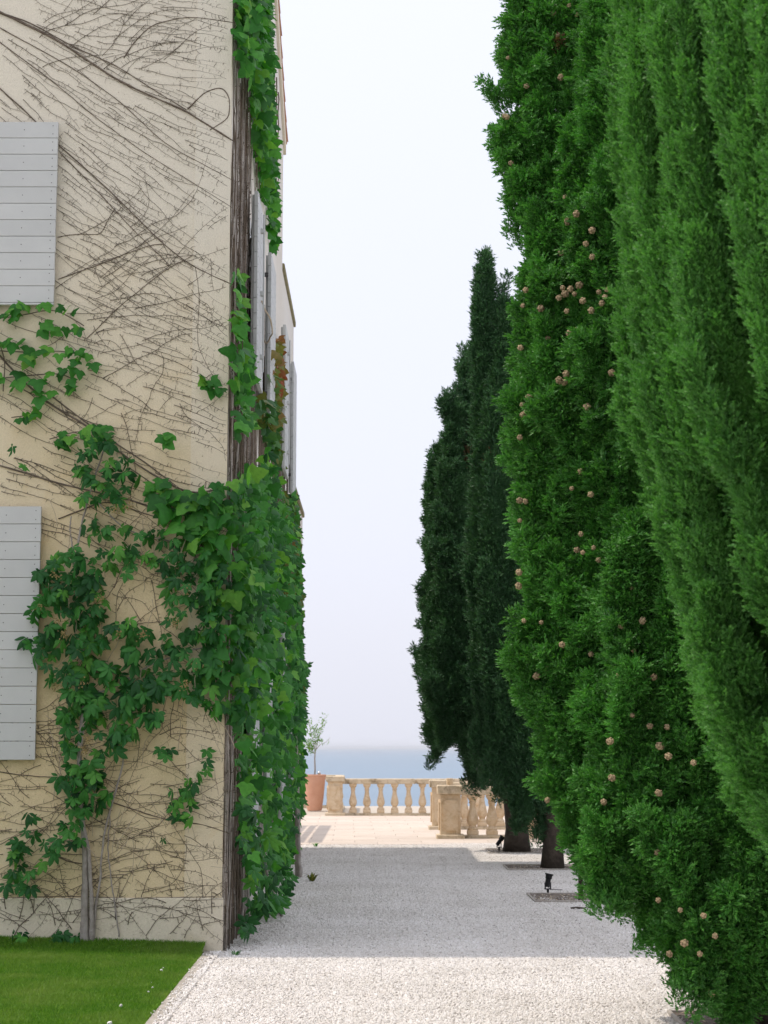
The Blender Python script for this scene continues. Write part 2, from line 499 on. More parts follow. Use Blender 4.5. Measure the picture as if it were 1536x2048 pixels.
# terrace: bed and slabs
terr = part('terrace', MB().box((-14, 31.12, -0.4), (14, 51.6, -0.006)), M['grout'], kind='structure')
slabm = {}
y = 31.13; row = 0
while y < 44.0:
    off = (row * 0.41) % 1.2
    for k in range(-3, 5):
        x0 = k * 1.2 - off
        if x0 < -3.2 or x0 > 3.4: continue
        key = 'slab'
        if key not in slabm:
            b = MB().bevbox((0, 0, -0.03), (1.194, 0.594, 0.012), 0.003)
            slabm[key] = b.mesh('slab'); slabm[key].materials.append(M['paving'])
        o = link(bpy.data.objects.new('slab', slabm[key]), terr)
        o.location = (x0 + 0.003, y + 0.003, rng.uniform(-0.001, 0.0015))
    y += 0.6; row += 1

# lawn, kerb
LS = .028
lawn = part('lawn', MB().prism([(-9.0, -.05), (-1.44, -.05), (-1.44, .004), (-9.0, .004 + LS * 7.56)], 1, 2.0, YC - 0.016), M['turf'], kind='structure')
kerb = thing('lawn_kerb', 'flush pale concrete kerb between lawn and gravel', 'kerb', (-1.385, 8.5, 0))
del kerb['label'], kerb['category']
kerb['kind'] = 'structure'
yy = 2.0
km = MB().bevbox((-0.045, 0, -0.08), (0.045, 0.985, 0.020), 0.008).mesh('kerb_stone'); km.materials.append(M['kerb'])
while yy < YC - 1.0:
    o = link(bpy.data.objects.new('kerb_stone', km), kerb); o.location = (rng.uniform(-.004, .004), yy - 8.5, rng.uniform(-.004, .003)); yy += 0.99

def hidden(name, mb, m, smooth=False, fix=False):      # shape used only through the scatter modifier
    me = mb.mesh(name, smooth); me.materials.append(m)
    return bpy.data.objects.new(name, me)

# gravel stones
def ico():
    p = (1 + 5 ** .5) / 2
    v = np.array([(-1, p, 0), (1, p, 0), (-1, -p, 0), (1, -p, 0), (0, -1, p), (0, 1, p), (0, -1, -p), (0, 1, -p), (p, 0, -1), (p, 0, 1), (-p, 0, -1), (-p, 0, 1)], float)
    v /= np.linalg.norm(v[0])
    f = [(0, 11, 5), (0, 5, 1), (0, 1, 7), (0, 7, 10), (0, 10, 11), (1, 5, 9), (5, 11, 4), (11, 10, 2), (10, 7, 6), (7, 1, 8), (3, 9, 4), (3, 4, 2), (3, 2, 6), (3, 6, 8), (3, 8, 9), (4, 9, 5), (2, 4, 11), (6, 2, 10), (8, 6, 7), (9, 8, 1)]
    return v, f
IV, IF = ico()
def rotm(n):
    q = rng.normal(size=4); q /= np.linalg.norm(q)
    a, b, c, d = q
    return np.array([[1 - 2 * (c * c + d * d), 2 * (b * c - a * d), 2 * (b * d + a * c)], [2 * (b * c + a * d), 1 - 2 * (b * b + d * d), 2 * (c * d - a * b)], [2 * (b * d - a * c), 2 * (c * d + a * b), 1 - 2 * (b * b + c * c)]])
patches = []
for k in range(4):
    b = MB()
    for i in range(1900):
        r_ = 0.0075 * math.exp(rng.normal(0, 0.28))
        v = IV * r_ * rng.uniform(0.75, 1.2, (12, 1)) * np.array([1.15, 0.95, 0.7])
        v = v @ rotm(0).T
        v += np.array([rng.uniform(-.26, .26), rng.uniform(-.26, .26), rng.uniform(-0.002, 0.007)])
        b.add(v, IF, 0.02 + 0.98 * rng.random())
    patches.append(hidden('gravel_patch', b, M['pebble']))
pp = []
for gx in np.arange(-1.05, 4.3, 0.5):
    for gy in np.arange(8.3, 31.0, 0.5):
        px_, py_ = to_px(np.array([gx, gy, 0.0]))
        if py_ > 2160 or px_ > 1640: continue
        pp.append((gx, gy, 0.0))
for gx in np.arange(1.3, 3.0, 0.5): pp.append((gx, 31.3, 0.0))
pp = np.array(pp); n = len(pp)
pp[:, 2] += rng.uniform(0, 0.002, n)
scatter('gravel_stones', patches, pp, np.stack([np.zeros(n), np.zeros(n), rng.integers(0, 4, n) * math.pi / 2], 1), np.ones((n, 3)), rng.random(n))
# a little gravel spilled on the lawn
b = MB()
for i in range(9):
    x = -1.44 - abs(rng.normal(0, 0.22)); yv = rng.uniform(9, 13.9)
    r_ = 0.009 * math.exp(rng.normal(0, 0.35))
    b.add((IV * r_ * rng.uniform(0.75, 1.2, (12, 1))) @ rotm(0).T + np.array([x, yv, 0.026 + 0.012 * rng.random() + LS * (-1.44 - x)]), IF, 0.4 + 0.6 * rng.random())
for i in range(900):
    b.add((IV * 0.008 * rng.uniform(0.75, 1.2, (12, 1))) @ rotm(0).T + np.array([-1.37 + .075 - abs(rng.normal(0, .045)), rng.uniform(9, 14.8), 0.024]), IF, 0.3 + 0.7 * rng.random())
part('spilled_gravel', b, M['pebble'], kind='stuff', fixn=False)

# turf
tp = []
for k in range(3):
    b = MB()
    for i in range(5200):
        x, yv = rng.uniform(-.26, .26, 2); h = rng.uniform(0.022, 0.042); wd = rng.uniform(0.0016, 0.003)
        a = rng.uniform(0, 6.28); l = rng.normal(0, 0.013, 2)
        d = np.array([math.cos(a), math.sin(a), 0]) * wd
        p0 = np.array([x, yv, 0.0]); p1 = p0 + np.array([l[0] * .4, l[1] * .4, h * .6]); p2 = p0 + np.array([l[0], l[1], h])
        b.add([p0 - d, p0 + d, p1 + d * .7, p1 - d * .7, p2], [(0, 1, 2, 3), (3, 2, 4)], 0.01 + 0.98 * rng.random())
    tp.append(hidden('turf_patch', b, M['grass']))
pp = []
for gx in np.arange(-4.9, -1.6, 0.5):
    for gy in np.arange(9.2, 14.7, 0.5):
        pp.append((gx - 0.02, gy, 0.004))
pp = np.array(pp); pp[:, 0] += -1.69 - pp[:, 0].max(); pp[:, 1] += (YC - 0.27) - pp[:, 1].max(); n = len(pp)
pp[:, 2] += LS * (-1.44 - pp[:, 0])
lastrow = pp[:, 1] > pp[:, 1].max() - .1
pp[:, 2] += np.where(lastrow, .032, 0)
scatter('grass', tp, pp, np.stack([np.where(lastrow, .13, 0), np.full(n, math.atan(LS)), rng.integers(0, 2, n) * 0.0], 1), np.ones((n, 3)), rng.random(n))

# ================================================================== THE HOUSE
house = thing('villa', 'cream stucco villa with grey plank shutters and climbing vines', 'house', (-6.0, 19.0, 0))
HB = Vector((-6.0, 19.0, 0))
def hp(name, mb, m, parent=house, **kw):
    o = part(name, mb, m, parent, **kw)
    if parent is house: o.location = -HB
    return o
XL = -12.0
Y1, Y2, Y3 = 23.2, 26.5, 30.15
ZE, ZR, YR = 10.05, 12.15, (YC + 23.2) / 2
# walls: front leaf (yellow stucco) and the body behind it (paler side)
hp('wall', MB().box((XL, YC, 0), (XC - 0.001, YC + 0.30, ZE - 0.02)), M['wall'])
hp('side_wall', MB().prism([(YC + 0.003, 0), (Y1, 0), (Y1, ZE - 0.22), (YR, ZR - 0.22), (YC + 0.003, ZE - 0.22)], 0, XL + .01, XC), M['sidewall'])
hp('side_wall', MB().box((XL + .02, Y1 + 0.002, 0), (XC - 0.002, Y2, 8.15)), M['sidewall'])
hp('side_wall', MB().box((XL + .03, Y2 + 0.002, 0), (XC - 0.004, Y3, 5.65)), M['sidewall'])
hp('coping', MB().bevbox((XL, Y1 + .01, 8.152), (XC + 0.03, Y2 + 0.04, 8.24), .01), M['coping'])
hp('coping', MB().bevbox((XL, Y2 + .05, 5.652), (XC + 0.03, Y3 + 0.04, 5.73), .01), M['coping'])
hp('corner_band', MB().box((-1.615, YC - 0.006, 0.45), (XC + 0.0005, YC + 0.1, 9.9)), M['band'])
hp('plinth', MB().bevbox((XL, YC - 0.014, -0.1), (XC + 0.012, YC + 0.2, 0.447), 0.006), M['plinth'])
# cornice under the sloping verge, roof slab, verge tiles
def slope_pts(o): return [(YC - 0.28, ZE - 0.14 + o), (YR, ZR - 0.0 + o), (Y1 + 0.12, ZE - 0.06 + o)]
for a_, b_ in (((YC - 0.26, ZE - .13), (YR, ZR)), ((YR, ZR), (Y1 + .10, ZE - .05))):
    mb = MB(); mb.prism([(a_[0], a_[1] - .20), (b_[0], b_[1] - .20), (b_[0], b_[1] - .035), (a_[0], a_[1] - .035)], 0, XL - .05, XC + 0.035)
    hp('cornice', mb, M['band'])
roof = hp('roof', MB().prism([(YC - 0.30, ZE - .165), (YR, ZR - .03), (Y1 + 0.14, ZE - .085), (Y1 + 0.14, ZE - .03), (YR, ZR + .03), (YC - 0.30, ZE - .11)], 0, XL - .08, XC + 0.045), M['tile'])
def barrel(L, r0, r1):
    b = MB(); n = 8; v = []
    for t_, r_ in ((0, r0), (L, r1)):
        for s_ in (1.0, 0.86):
            for j in range(n + 1):
                a = math.pi * j / n
                v.append((math.cos(a) * r_ * s_, t_, math.sin(a) * r_ * s_ - 0.01))
    m_ = n + 1; f = []
    for j in range(n):
        f += [(j, j + 1, 2 * m_ + j + 1, 2 * m_ + j), (m_ + j, 3 * m_ + j, 3 * m_ + j + 1, m_ + j + 1), (j, m_ + j, m_ + j + 1, j + 1), (2 * m_ + j, 2 * m_ + j + 1, 3 * m_ + j + 1, 3 * m_ + j)]
    f += [(0, 2 * m_, 3 * m_, m_), (n, m_ + n, 3 * m_ + n, 2 * m_ + n)]
    return b.add(v, f)
bt = barrel(0.44, 0.10, 0.085); btm = bt.mesh('roof_tile'); btm.materials.append(M['tile'])
for side in (0, 1):
    a_, b_ = ((Y1 + .19, ZE - .055), (YR, ZR + .03)) if side else ((YC - .34, ZE - .13), (YR, ZR + .03))
    dy, dz = b_[0] - a_[0], b_[1] - a_[1]; L = math.hypot(dy, dz); nn = int(L / 0.36)
    for c_ in range(4):
        for k in range(nn):
            o = link(bpy.data.objects.new('roof_tile', btm), roof)
            o.location = (XC - 0.045 - c_ * 0.22 + rng.uniform(-.006, .006), a_[0] + dy * k / nn, a_[1] + dz * k / nn + .02 + rng.uniform(0, .008))
            ang = math.atan2(dz, abs(dy)) + 0.03
            o.rotation_euler = (ang, 0, 0) if not side else (ang, 0, math.pi)

# shutters: leaf of horizontal planks with battens behind and nails
def shutter(loc, rz, width, zs, m, label=None, rod=False, thick=0.03):
    st = link(bpy.data.objects.new('shutter', None), house)
    # the leaf itself: two battens and a backing frame
    b = MB()
    for bx_ in (0.10, width - 0.10): b.box((bx_ - .045, thick + .001, zs[0] + .02), (bx_ + .045, thick + .026, zs[-1] - .02))
    bpy.data.objects.remove(st)
    st = part('shutter', b, m, house)
    st.location = Vector(loc) - HB; st.rotation_euler = (0, 0, rz)
    if label: st['label'] = label
    nb = MB()
    for k in range(len(zs) - 1):
        bo = part('board', MB().bevbox((0, 0, zs[k] + .0018), (width + rng.uniform(-.002, .002), thick, zs[k + 1] - .0018), 0.003), m, st)
        for bx_ in (0.045, width - 0.045, width * .55):
            for q in ((.25, .75) if bx_ != width * .55 else (.5,)):
                zc = zs[k] + (zs[k + 1] - zs[k]) * q
                nb.box((bx_ - .0035, -.002, zc - .0035), (bx_ + .0035, .002, zc + .0035))
    part('nails', nb, M['metal'], st, kind='stuff')
    if rod:
        rb = MB().tube([(width * .5, -.03, zs[0] + .12), (width * .5, -.03, zs[-1] - .1)], .009, 8)
        for q in (.15, .5, .85): rb.box((width * .5 - .03, -.035, zs[0] + (zs[-1] - zs[0]) * q - .02), (width * .5 + .03, 0.0, zs[0] + (zs[-1] - zs[0]) * q + .02))
        part('rod', rb, M['shutter_white'], st)
    return st
def zrow(bottom, top, pitch):
    z = [top]
    first = (top - bottom) % pitch
    z.append(top - (first if first > .05 else pitch))
    while z[-1] - pitch > bottom + 0.02: z.append(z[-1] - pitch)
    z.append(bottom)
    return z[::-1]
# front leaves (x runs to the right edge seen in the photograph)
for (right, zb, zt, pt) in ((-2.815, 5.50, 7.155, 0.1485), (-2.875, 1.585, 3.735, 0.1533)):
    W_ = 0.66
    shutter((right - W_, YC - 0.085, 0), 0, W_, zrow(zb, zt, pt), M['shutter'])
    shutter((right - W_ * 2 - 1.2, YC - 0.085, 0), 0, W_, zrow(zb, zt, pt), M['shutter'])
    wx0, wx1 = right - W_ - 1.2, right - W_
    wn = MB()
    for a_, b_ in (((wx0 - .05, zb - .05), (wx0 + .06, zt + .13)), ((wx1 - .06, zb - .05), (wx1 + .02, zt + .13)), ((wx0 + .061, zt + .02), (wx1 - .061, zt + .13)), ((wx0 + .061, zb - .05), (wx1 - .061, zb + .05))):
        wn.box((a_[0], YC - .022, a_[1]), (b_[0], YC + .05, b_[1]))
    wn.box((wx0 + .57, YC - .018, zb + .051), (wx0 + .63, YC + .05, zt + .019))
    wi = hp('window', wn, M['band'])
    part('pane', MB().box((wx0 + .061, YC - .006, zb + .051), (wx0 + .569, YC + .02, zt + .019)), M['glass'], wi)
    part('pane', MB().box((wx0 + .631, YC - .006, zb + .051), (wx1 - .061, YC + .02, zt + .019)), M['glass'], wi)
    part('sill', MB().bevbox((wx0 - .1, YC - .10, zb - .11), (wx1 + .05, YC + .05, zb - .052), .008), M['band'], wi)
# side leaves: they stand about 12 cm off the wall on their hinges
for (y0, zb, zt) in ((16.22, 5.18, 6.98), (21.32, 5.10, 6.92), (16.22, 0.75, 3.15), (21.32, 0.75, 3.15)):
    for dy in (0.0, 2.10):
        st = shutter((XC + 0.155, y0 + dy, 0), math.pi / 2, 0.88, zrow(zb, zt, 0.15), M['shutter_white'], rod=(dy == 0 and zb > 4), thick=0.037)
        for z in (zb + .25, zt - .25):
            part('hinge', MB().box((.86 if dy == 0 else -.02, .03, z - .02), (.90 if dy == 0 else .02, .165, z + .02)), M['metal'], st)
    wn = MB()
    wy0, wy1 = y0 + .90, y0 + 2.08
    for a_, b_ in (((wy0, zb), (wy0 + .07, zt)), ((wy1 - .07, zb), (wy1, zt)), ((wy0 + .071, zt - .07), (wy1 - .071, zt)), ((wy0 + .071, zb), (wy1 - .071, zb + .07))):
        wn.box((XC - .05, a_[0], a_[1]), (XC + .012, b_[0], b_[1]))
    wi = hp('window', wn, M['shutter'])
    part('pane', MB().box((XC - .03, wy0 + .071, zb + .071), (XC + .004, wy1 - .071, zt - .071)), M['glass'], wi)
# rope tying the near leaf
a = np.linspace(0, 1, 14)
rp = np.stack([XC + .165 + .07 * np.sin(a * 5), 16.7 + a * 1.7, 6.02 - .16 * np.sin(a * math.pi) - .02 * np.sin(a * 21)], 1)
hp('rope', MB().tube(rp, .008, 5), M['twig'])
# unseen pergola behind the house, added so its slats' shadow stripes the terrace
pg = MB()
for x0, x1 in ((-2.62, -2.38), (-2.82, -2.70), (-3.02, -2.90), (-3.22, -3.10), (-3.42, -3.30), (-3.62, -3.50)):
    o = hp('unseen_pergola_slat', MB().box((x0, 31.7, 2.80), (x1, 38.6, 2.86)), M['band'])
for yb in (31.9, 35.2, 38.4): hp('unseen_pergola_beam', MB().box((-4.2, yb - .05, 2.66), (-2.36, yb + .05, 2.795)), M['band'])
for yb in (31.9, 38.4): hp('unseen_pergola_post', MB().box((-2.58, yb - .05, 0), (-2.48, yb + .049, 2.655)), M['band'])

# ================================================================== VINES
LEAF3 = dict(m=[(0, 0), (0, -.36), (0, -.70), (0, -1.0)],
             r=[(.17, .13), (.36, .11), (.47, -.02), (.64, -.26), (.46, -.30), (.33, -.40), (.30, -.56), (.19, -.74), (.10, -.88)])
def leaf3(curl, fold, seed):
    rr = np.random.default_rng(seed)
    v = []; f = []
    def P(x, z):
        y = fold * abs(x) + curl * (z * z) * .5 + rr.normal(0, .018)
        v.append((x, y, z)); return len(v) - 1
    mi = [P(*p) for p in LEAF3['m']]
    for s_ in (1, -1):
        o = [P(s_ * x * rr.uniform(.92, 1.08), z * rr.uniform(.95, 1.05)) for x, z in LEAF3['r']]
        fs = [(mi[0], o[0], o[1]), (mi[0], o[1], o[2]), (mi[0], o[2], mi[1]), (o[2], o[3], o[4]), (o[2], o[4], o[5]), (mi[1], o[2], o[5]), (mi[1], o[5], o[6]), (mi[1], o[6], mi[2]), (mi[2], o[6], o[7]), (mi[2], o[7], o[8]), (mi[2], o[8], mi[3])]
        f += fs if s_ == 1 else [t[::-1] for t in fs]
    V = np.array(v); V[:, 2] += .0
    return V * .95, f
def leaf5(seed, droop=.25):
    rr = np.random.default_rng(seed)
    v = []; f = []
    for ang, L in ((0, 1.0), (52, .92), (-52, .92), (103, .62), (-103, .62)):
        a = R(ang + rr.normal(0, 5)); L *= .62 * rr.uniform(.92, 1.08)
        ax = np.array([math.sin(a), 0, -math.cos(a)]); sd = np.array([math.cos(a), 0, math.sin(a)])
        up = np.array([0, -1.0, 0]); base = len(v)
        prof = [(0.05, .0), (.28, .15), (.52, .225), (.72, .19), (.88, .09), (1.0, 0)]
        dr = droop * rr.uniform(.5, 1.5); roll = rr.normal(0, .25)
        def Q(t, s_, foldk):
            p = ax * t * L + sd * s_ * L + up * (foldk * -abs(s_) * L * .55 + roll * s_ * L) - up * (dr * t * t * L) + np.array([0, 0, -1]) * dr * .35 * t * t * L
            return p + rr.normal(0, .006, 3)
        for t_, w_ in prof:
            if w_ == 0: v.append(Q(t_, 0, 0))
            else: v += [Q(t_, -w_, 1), Q(t_, 0, 0), Q(t_, w_, 1)]
        b = base
        f += [(b, b + 2, b + 1), (b, b + 3, b + 2)]
        for k in range(3):
            i = b + 1 + 3 * k
            f += [(i, i + 1, i + 4, i + 3), (i + 1, i + 2, i + 5, i + 4)]
        i = b + 10
        f += [(i, i + 1, b + 13), (i + 1, i + 2, b + 13)]
    return np.array(v), f
L3 = [leaf3(c, fo, 100 + i) for i, (c, fo) in enumerate(((.25, .15), (.4, .25), (-.1, .3), (.15, -.12)))]
L5 = [leaf5(200 + i, d) for i, d in enumerate((.15, .3, .45, .25))]
_lm = {}
def leafmesh(kind, i, m):
    k = (kind, i, m)
    if k not in _lm:
        V, Fs = (L3 if kind == 3 else L5)[i]
        me = MB().add(V, Fs).mesh('leaf', True); me.materials.append(M[m]); _lm[k] = me
    return _lm[k]

class Vine:
    def __init__(s, name, label, base):
        s.o = thing(name, label, 'vine', base); s.base = np.array(base); s.n = 0; s.rest = {}
    def leaf(s, P, eul, size, kind, m, cap=290):
        i = int(rng.integers(0, 4))
        if s.n < cap:
            o = link(bpy.data.objects.new('leaf', leafmesh(kind, i, m)), s.o)
            o.location = P - s.base; o.rotation_euler = eul; o.scale = (size,) * 3
            s.n += 1
        else:
            V, Fs = (L3 if kind == 3 else L5)[i]
            Rm = np.array(Euler(eul).to_matrix())
            s.rest.setdefault(m, MB()).add((V * size) @ Rm.T + P - s.base, Fs, 0.01 + .98 * rng.random())
    def close(s):
        for m, b in s.rest.items(): part('leaves', b, M[m], s.o, smooth=True, kind='stuff', fixn=False)
    def stem(s, name, b, m, kind=None):
        for i in range(len(b.v)): b.v[i] = b.v[i] - s.base
        return part(name, b, M[m], s.o, smooth=True, kind=kind, fixn=False)

def front_eul(spread=35):
    return (R(rng.uniform(-50, -5)), R(rng.normal(0, 28)), R(rng.normal(0, spread)))
def side_eul():
    return (R(rng.uniform(-65, 15)), R(rng.normal(0, 38)), R(rng.uniform(-5, 95)))

def fill_front(vine, poly, count, kind, m, size, off=(.04, .16), jitter=35):
    xs = [p[0] for p in poly]; ys = [p[1] for p in poly]; k = 0; tries = 0; pts = []
    while k < count and tries < count * 60:
        tries += 1
        x, yv = rng.uniform(min(xs), max(xs)), rng.uniform(min(ys), max(ys))
        if not in_poly(np.array([x]), np.array([yv]), poly)[0]: continue
        P = on_y(x, yv, YC - rng.uniform(*off))
        if pts and min(np.linalg.norm(P - q) for q in pts) < size[0] * .22: continue
        pts.append(P); k += 1
        vine.leaf(P, front_eul(jitter), rng.uniform(*size), kind, m)
    return pts

def fill_side(vine, poly, count, kind, m, size, off=(.03, .28), yr=None, cap=290, festoon=False):
    # uniform over the wall itself (depth, height), kept where it falls inside the outline
    xs = [p[0] for p in poly]; ys = [p[1] for p in poly]; k = 0; t = 0
    Ya = on_x(min(xs), 1400, XC + .1)[1]; Yb = on_x(max(xs), 1400, XC + .1)[1]
    if yr: Ya, Yb = yr
    zt = max(on_x(x, y_, XC)[2] for x, y_ in poly); zb = min(on_x(x, y_, XC)[2] for x, y_ in poly)
    zt += .45
    out = []
    while k < count and t < count * 80:
        t += 1
        yv, zv = rng.uniform(Ya - .4, Yb + .2), rng.uniform(max(zb, .12), zt)
        fest = .5 + .25 * math.sin(yv * 9.5 + .8 * math.sin(zv * 1.7)) + .25 * math.sin(yv * 3.1 + zv * 1.1 + 1.3 * math.sin(zv * 2.9))
        if festoon and rng.random() > .12 + 1.25 * fest: continue
        P = np.array([XC + off[0] + (off[1] - off[0]) * (rng.random() ** 1.2) * (.35 + .8 * fest if festoon else 1), yv, zv])
        if P[1] < YC - .15: continue
        a, b = to_px(P)
        if not in_poly(np.array([a]), np.array([b]), poly)[0]: continue
        out.append((P[1], P)); k += 1
    out.sort(key=lambda q: q[0] * 1.0 - q[1][0] * 2)      # nearest first: those become single leaves
    for _, P in out: vine.leaf(P, side_eul(), rng.uniform(*size), kind, m, cap)

def wall_path(pts, off=.012, wob=.0, n=24, seed=None):
    pts = np.array(pts, float)
    d = np.r_[0, np.cumsum(np.linalg.norm(np.diff(pts, axis=0), axis=1))]
    t = np.linspace(0, d[-1], n)
    # smooth interpolation
    x = np.interp(t, d, pts[:, 0]); yv = np.interp(t, d, pts[:, 1])
    ker = np.array([1, 2, 3, 2, 1.]) / 9
    def sm(a): return np.convolve(np.r_[a[0], a[0], a, a[-1], a[-1]], ker, 'valid')
    x, yv = sm(sm(x)), sm(sm(yv))
    if wob: x += np.cumsum(rng.normal(0, wob, n)) * .3; yv += np.cumsum(rng.normal(0, wob, n)) * .3
    return on_y(x, yv, YC - off)

# ---- bare network of stems on the front wall
bare = Vine('bare_creeper', 'leafless creeper, web of thin brown stems flat against cream front wall', (-1.6, YC - .02, 0.0))
mains = [([(-30, 10), (0, 25), (110, 78), (230, 160), (330, 206), (372, 221), (410, 250), (478, 290)], .0115),
         ([(-20, 18), (60, 45), (150, 95), (230, 130), (300, 175), (380, 225)], .006),
         ([(245, 120), (262, 92), (300, 52), (360, 36), (400, 35), (478, 45)], .005),
         ([(372, 221), (392, 200), (410, 183), (445, 173), (460, 195), (458, 235), (415, 262)], .0065),
         ([(-20, 160), (60, 230), (115, 292), (140, 310), (230, 392), (330, 490), (380, 530), (478, 572)], .0068),
         ([(115, 300), (170, 355), (240, 430), (300, 490), (350, 540)], .005),
         ([(-20, 45), (70, 95), (150, 140), (240, 205), (330, 290), (478, 370)], .005),
         ([(-20, 70), (90, 150), (200, 240), (300, 310), (478, 420)], .0045),
         ([(-20, 690), (40, 755), (100, 808), (170, 845), (250, 910), (330, 960), (380, 985), (405, 990), (425, 975), (470, 975)], .011),
         ([(100, 790), (160, 835), (240, 890), (300, 930), (370, 985)], .008),
         ([(-20, 925), (60, 948), (120, 968), (200, 985), (300, 1010), (380, 1060), (450, 1150)], .0085),
         ([(110, 1040), (210, 1000), (300, 1030), (360, 1050), (440, 1120)], .006),
         ([(210, 1600), (255, 1615), (330, 1640), (400, 1648), (462, 1668)], .006),
         ([(-20, 1540), (60, 1555), (140, 1560)], .005),
         ([(95, 1705), (140, 1725), (165, 1730)], .008),
         ([(0, 1796), (130, 1793), (260, 1797), (440, 1796)], .004),
         ([(112, 475), (160, 468), (200, 470), (230, 412)], .004),
         ([(112, 560), (200, 530), (300, 490), (330, 488)], .0045),
         ([(170, 680), (240, 610), (330, 540), (390, 510)], .004),
         ([(390, 530), (400, 590), (395, 690), (430, 760)], .004)]
for pts, r_ in mains:
    r_ *= .82; P = wall_path(pts, r_ + .002, .8, 40)
    bare.stem('main_stem', MB().tube(P, r_ * np.linspace(1.1, .75, len(P)) * (1 + .12 * rng.normal(size=len(P))), 6), 'bark')
ctrl = np.array([(50, 60, 28), (250, 40, 4), (400, 60, 10), (300, 110, 8), (430, 130, 8), (200, 190, 33), (60, 190, 38), (300, 270, 34), (420, 240, 24), (420, 330, 30), (180, 330, 40), (300, 400, 38), (420, 430, 36), (150, 480, 30), (250, 560, 34), (420, 560, 34), (250, 650, 24), (420, 640, 36), (200, 720, 12), (330, 760, 14), (430, 740, 35), (120, 760, 30), (60, 860, 30), (250, 830, 14), (400, 860, 12), (200, 930, 25), (360, 930, 24), (40, 960, 14), (60, 1040, 18), (130, 1060, 22), (300, 1040, 22)])
OCC = np.zeros((80, 300), int); occ_ = 9.6          # how many stems already pass each small cell of the wall
def field(x, y_):
    d2 = ((ctrl[:, 0] - x) ** 2 + (ctrl[:, 1] - y_) ** 2) + 400
    wgt = 1 / d2 ** 1.5
    return (wgt * ctrl[:, 2]).sum() / wgt.sum()
sb = MB(); tb = MB()
def stem_px(x, y_, ang0, length, r_, fieldk=1.0, wig=7, bounds=(-40, 458, -30, 1890), off=.004, cap_=2):
    pts = []; a = ang0; st = 7.0; crowd = 0
    for k in range(int(length / st)):
        pts.append((x, y_))
        if fieldk: a = a + (field(x, y_) + wob0 - a) * .25 * fieldk
        a += rng.normal(0, wig)
        x += math.cos(R(a)) * st; y_ += math.sin(R(a)) * st
        ci, cj = int((x + 60) / occ_), int((y_ + 60) / occ_)
        if 0 <= ci < 80 and 0 <= cj < 300:
            if OCC[ci, cj] >= cap_: crowd += 1
            else: crowd = 0
            OCC[ci, cj] += 1
            if crowd > 2: break
        if not (bounds[0] < x < bounds[1] and bounds[2] < y_ < bounds[3]): break
    if len(pts) < 5: return
    pts = np.array(pts)
    P = on_y(pts[:, 0], pts[:, 1], YC - off - r_ - (.012 if pts[:, 1].mean() > 1795 else 0))
    sb.tube(P, r_ * np.linspace(1.15, .6, len(P)), 4)
    # clinging tendrils
    for k in range(1, len(P) - 1):
        if rng.random() < .5:
            s_ = 1 if rng.random() < .5 else -1
            d = P[k + 1] - P[k]; d /= np.linalg.norm(d)
            nrm = np.array([-d[2], 0, d[0]]) * s_
            L = rng.uniform(.012, .042) * (1.5 if rng.random() < .12 else 1)
            t_ = np.linspace(0, 1, 4)[:, None]
            cv = P[k] + nrm * L * np.sin(t_ * 1.5) + d * L * rng.uniform(-.6, .9) * t_ ** 2 + np.array([0, -.006, 0]) * np.sin(t_ * 3)
            tb.tube(cv, r_ * np.array([.9, .8, .65, .45]) * rng.uniform(.7, 1.35), 3, cap=False)
for i in range(290):
    wob0 = rng.normal(0, 5)
    x, y_ = rng.uniform(-20, 400), rng.uniform(-20, 700)
    if x < 105 and 250 < y_ < 610: x += 120
    stem_px(x, y_, field(x, y_), rng.uniform(220, 520), rng.uniform(.0013, .0025), 1.0, 5.5, cap_=1)
for i in range(34):            # a second family rising to the right from beside the shutter
    wob0 = 0
    x, y_ = rng.uniform(105, 300), rng.uniform(470, 760)
    stem_px(x, y_, rng.normal(-28, 9), rng.uniform(120, 300), rng.uniform(.0015, .0028), 0, 5, cap_=3)
for i in range(26):            # arching shoots at the top
    wob0 = 0
    x, y_ = rng.uniform(60, 330), rng.uniform(20, 170)
    stem_px(x, y_, rng.normal(-38, 10), rng.uniform(80, 240), rng.uniform(.0015, .0028), .10, 5, cap_=3)
for i in range(120):
    wob0 = rng.normal(0, 6)
    x, y_ = rng.uniform(-20, 400), rng.uniform(690, 1060)
    stem_px(x, y_, field(x, y_), rng.uniform(200, 460), rng.uniform(.0016, .0030), 1.0, 5.5, cap_=1)
for i in range(30):            # crossing shoots
    wob0 = 0
    x, y_ = rng.uniform(110, 430), rng.uniform(430, 850)
    stem_px(x, y_, rng.choice([-45, -30, 50, 70, 90, 140]), rng.uniform(70, 220), rng.uniform(.0015, .0026), 0, 9)
for i in range(185):           # tangle low on the wall
    wob0 = 0
    x, y_ = rng.uniform(-20, 430), rng.uniform(1430, 1850)
    stem_px(x, y_, rng.normal(0, 17) + (180 if rng.random() < .5 else 0), rng.uniform(90, 330), rng.uniform(.0014, .0026), 0, 6.5, cap_=3)
for i in range(60):
    wob0 = 0
    x, y_ = rng.uniform(150, 440), rng.uniform(1050, 1480)
    stem_px(x, y_, rng.choice([-120, -60, -30, 20, 60, 100]) + rng.normal(0, 12), rng.uniform(60, 200), rng.uniform(.0016, .0030), 0, 8)
for i in range(28):
    wob0 = 0
    x, y_ = rng.uniform(10, 430), rng.uniform(1800, 1880)
    stem_px(x, y_, -90 + rng.normal(0, 24), rng.uniform(120, 420), rng.uniform(.0018, .004), 0, 6)
bare.stem('stems', sb, 'stem', 'stuff')
bare.stem('tendrils', tb, 'stem', 'stuff')

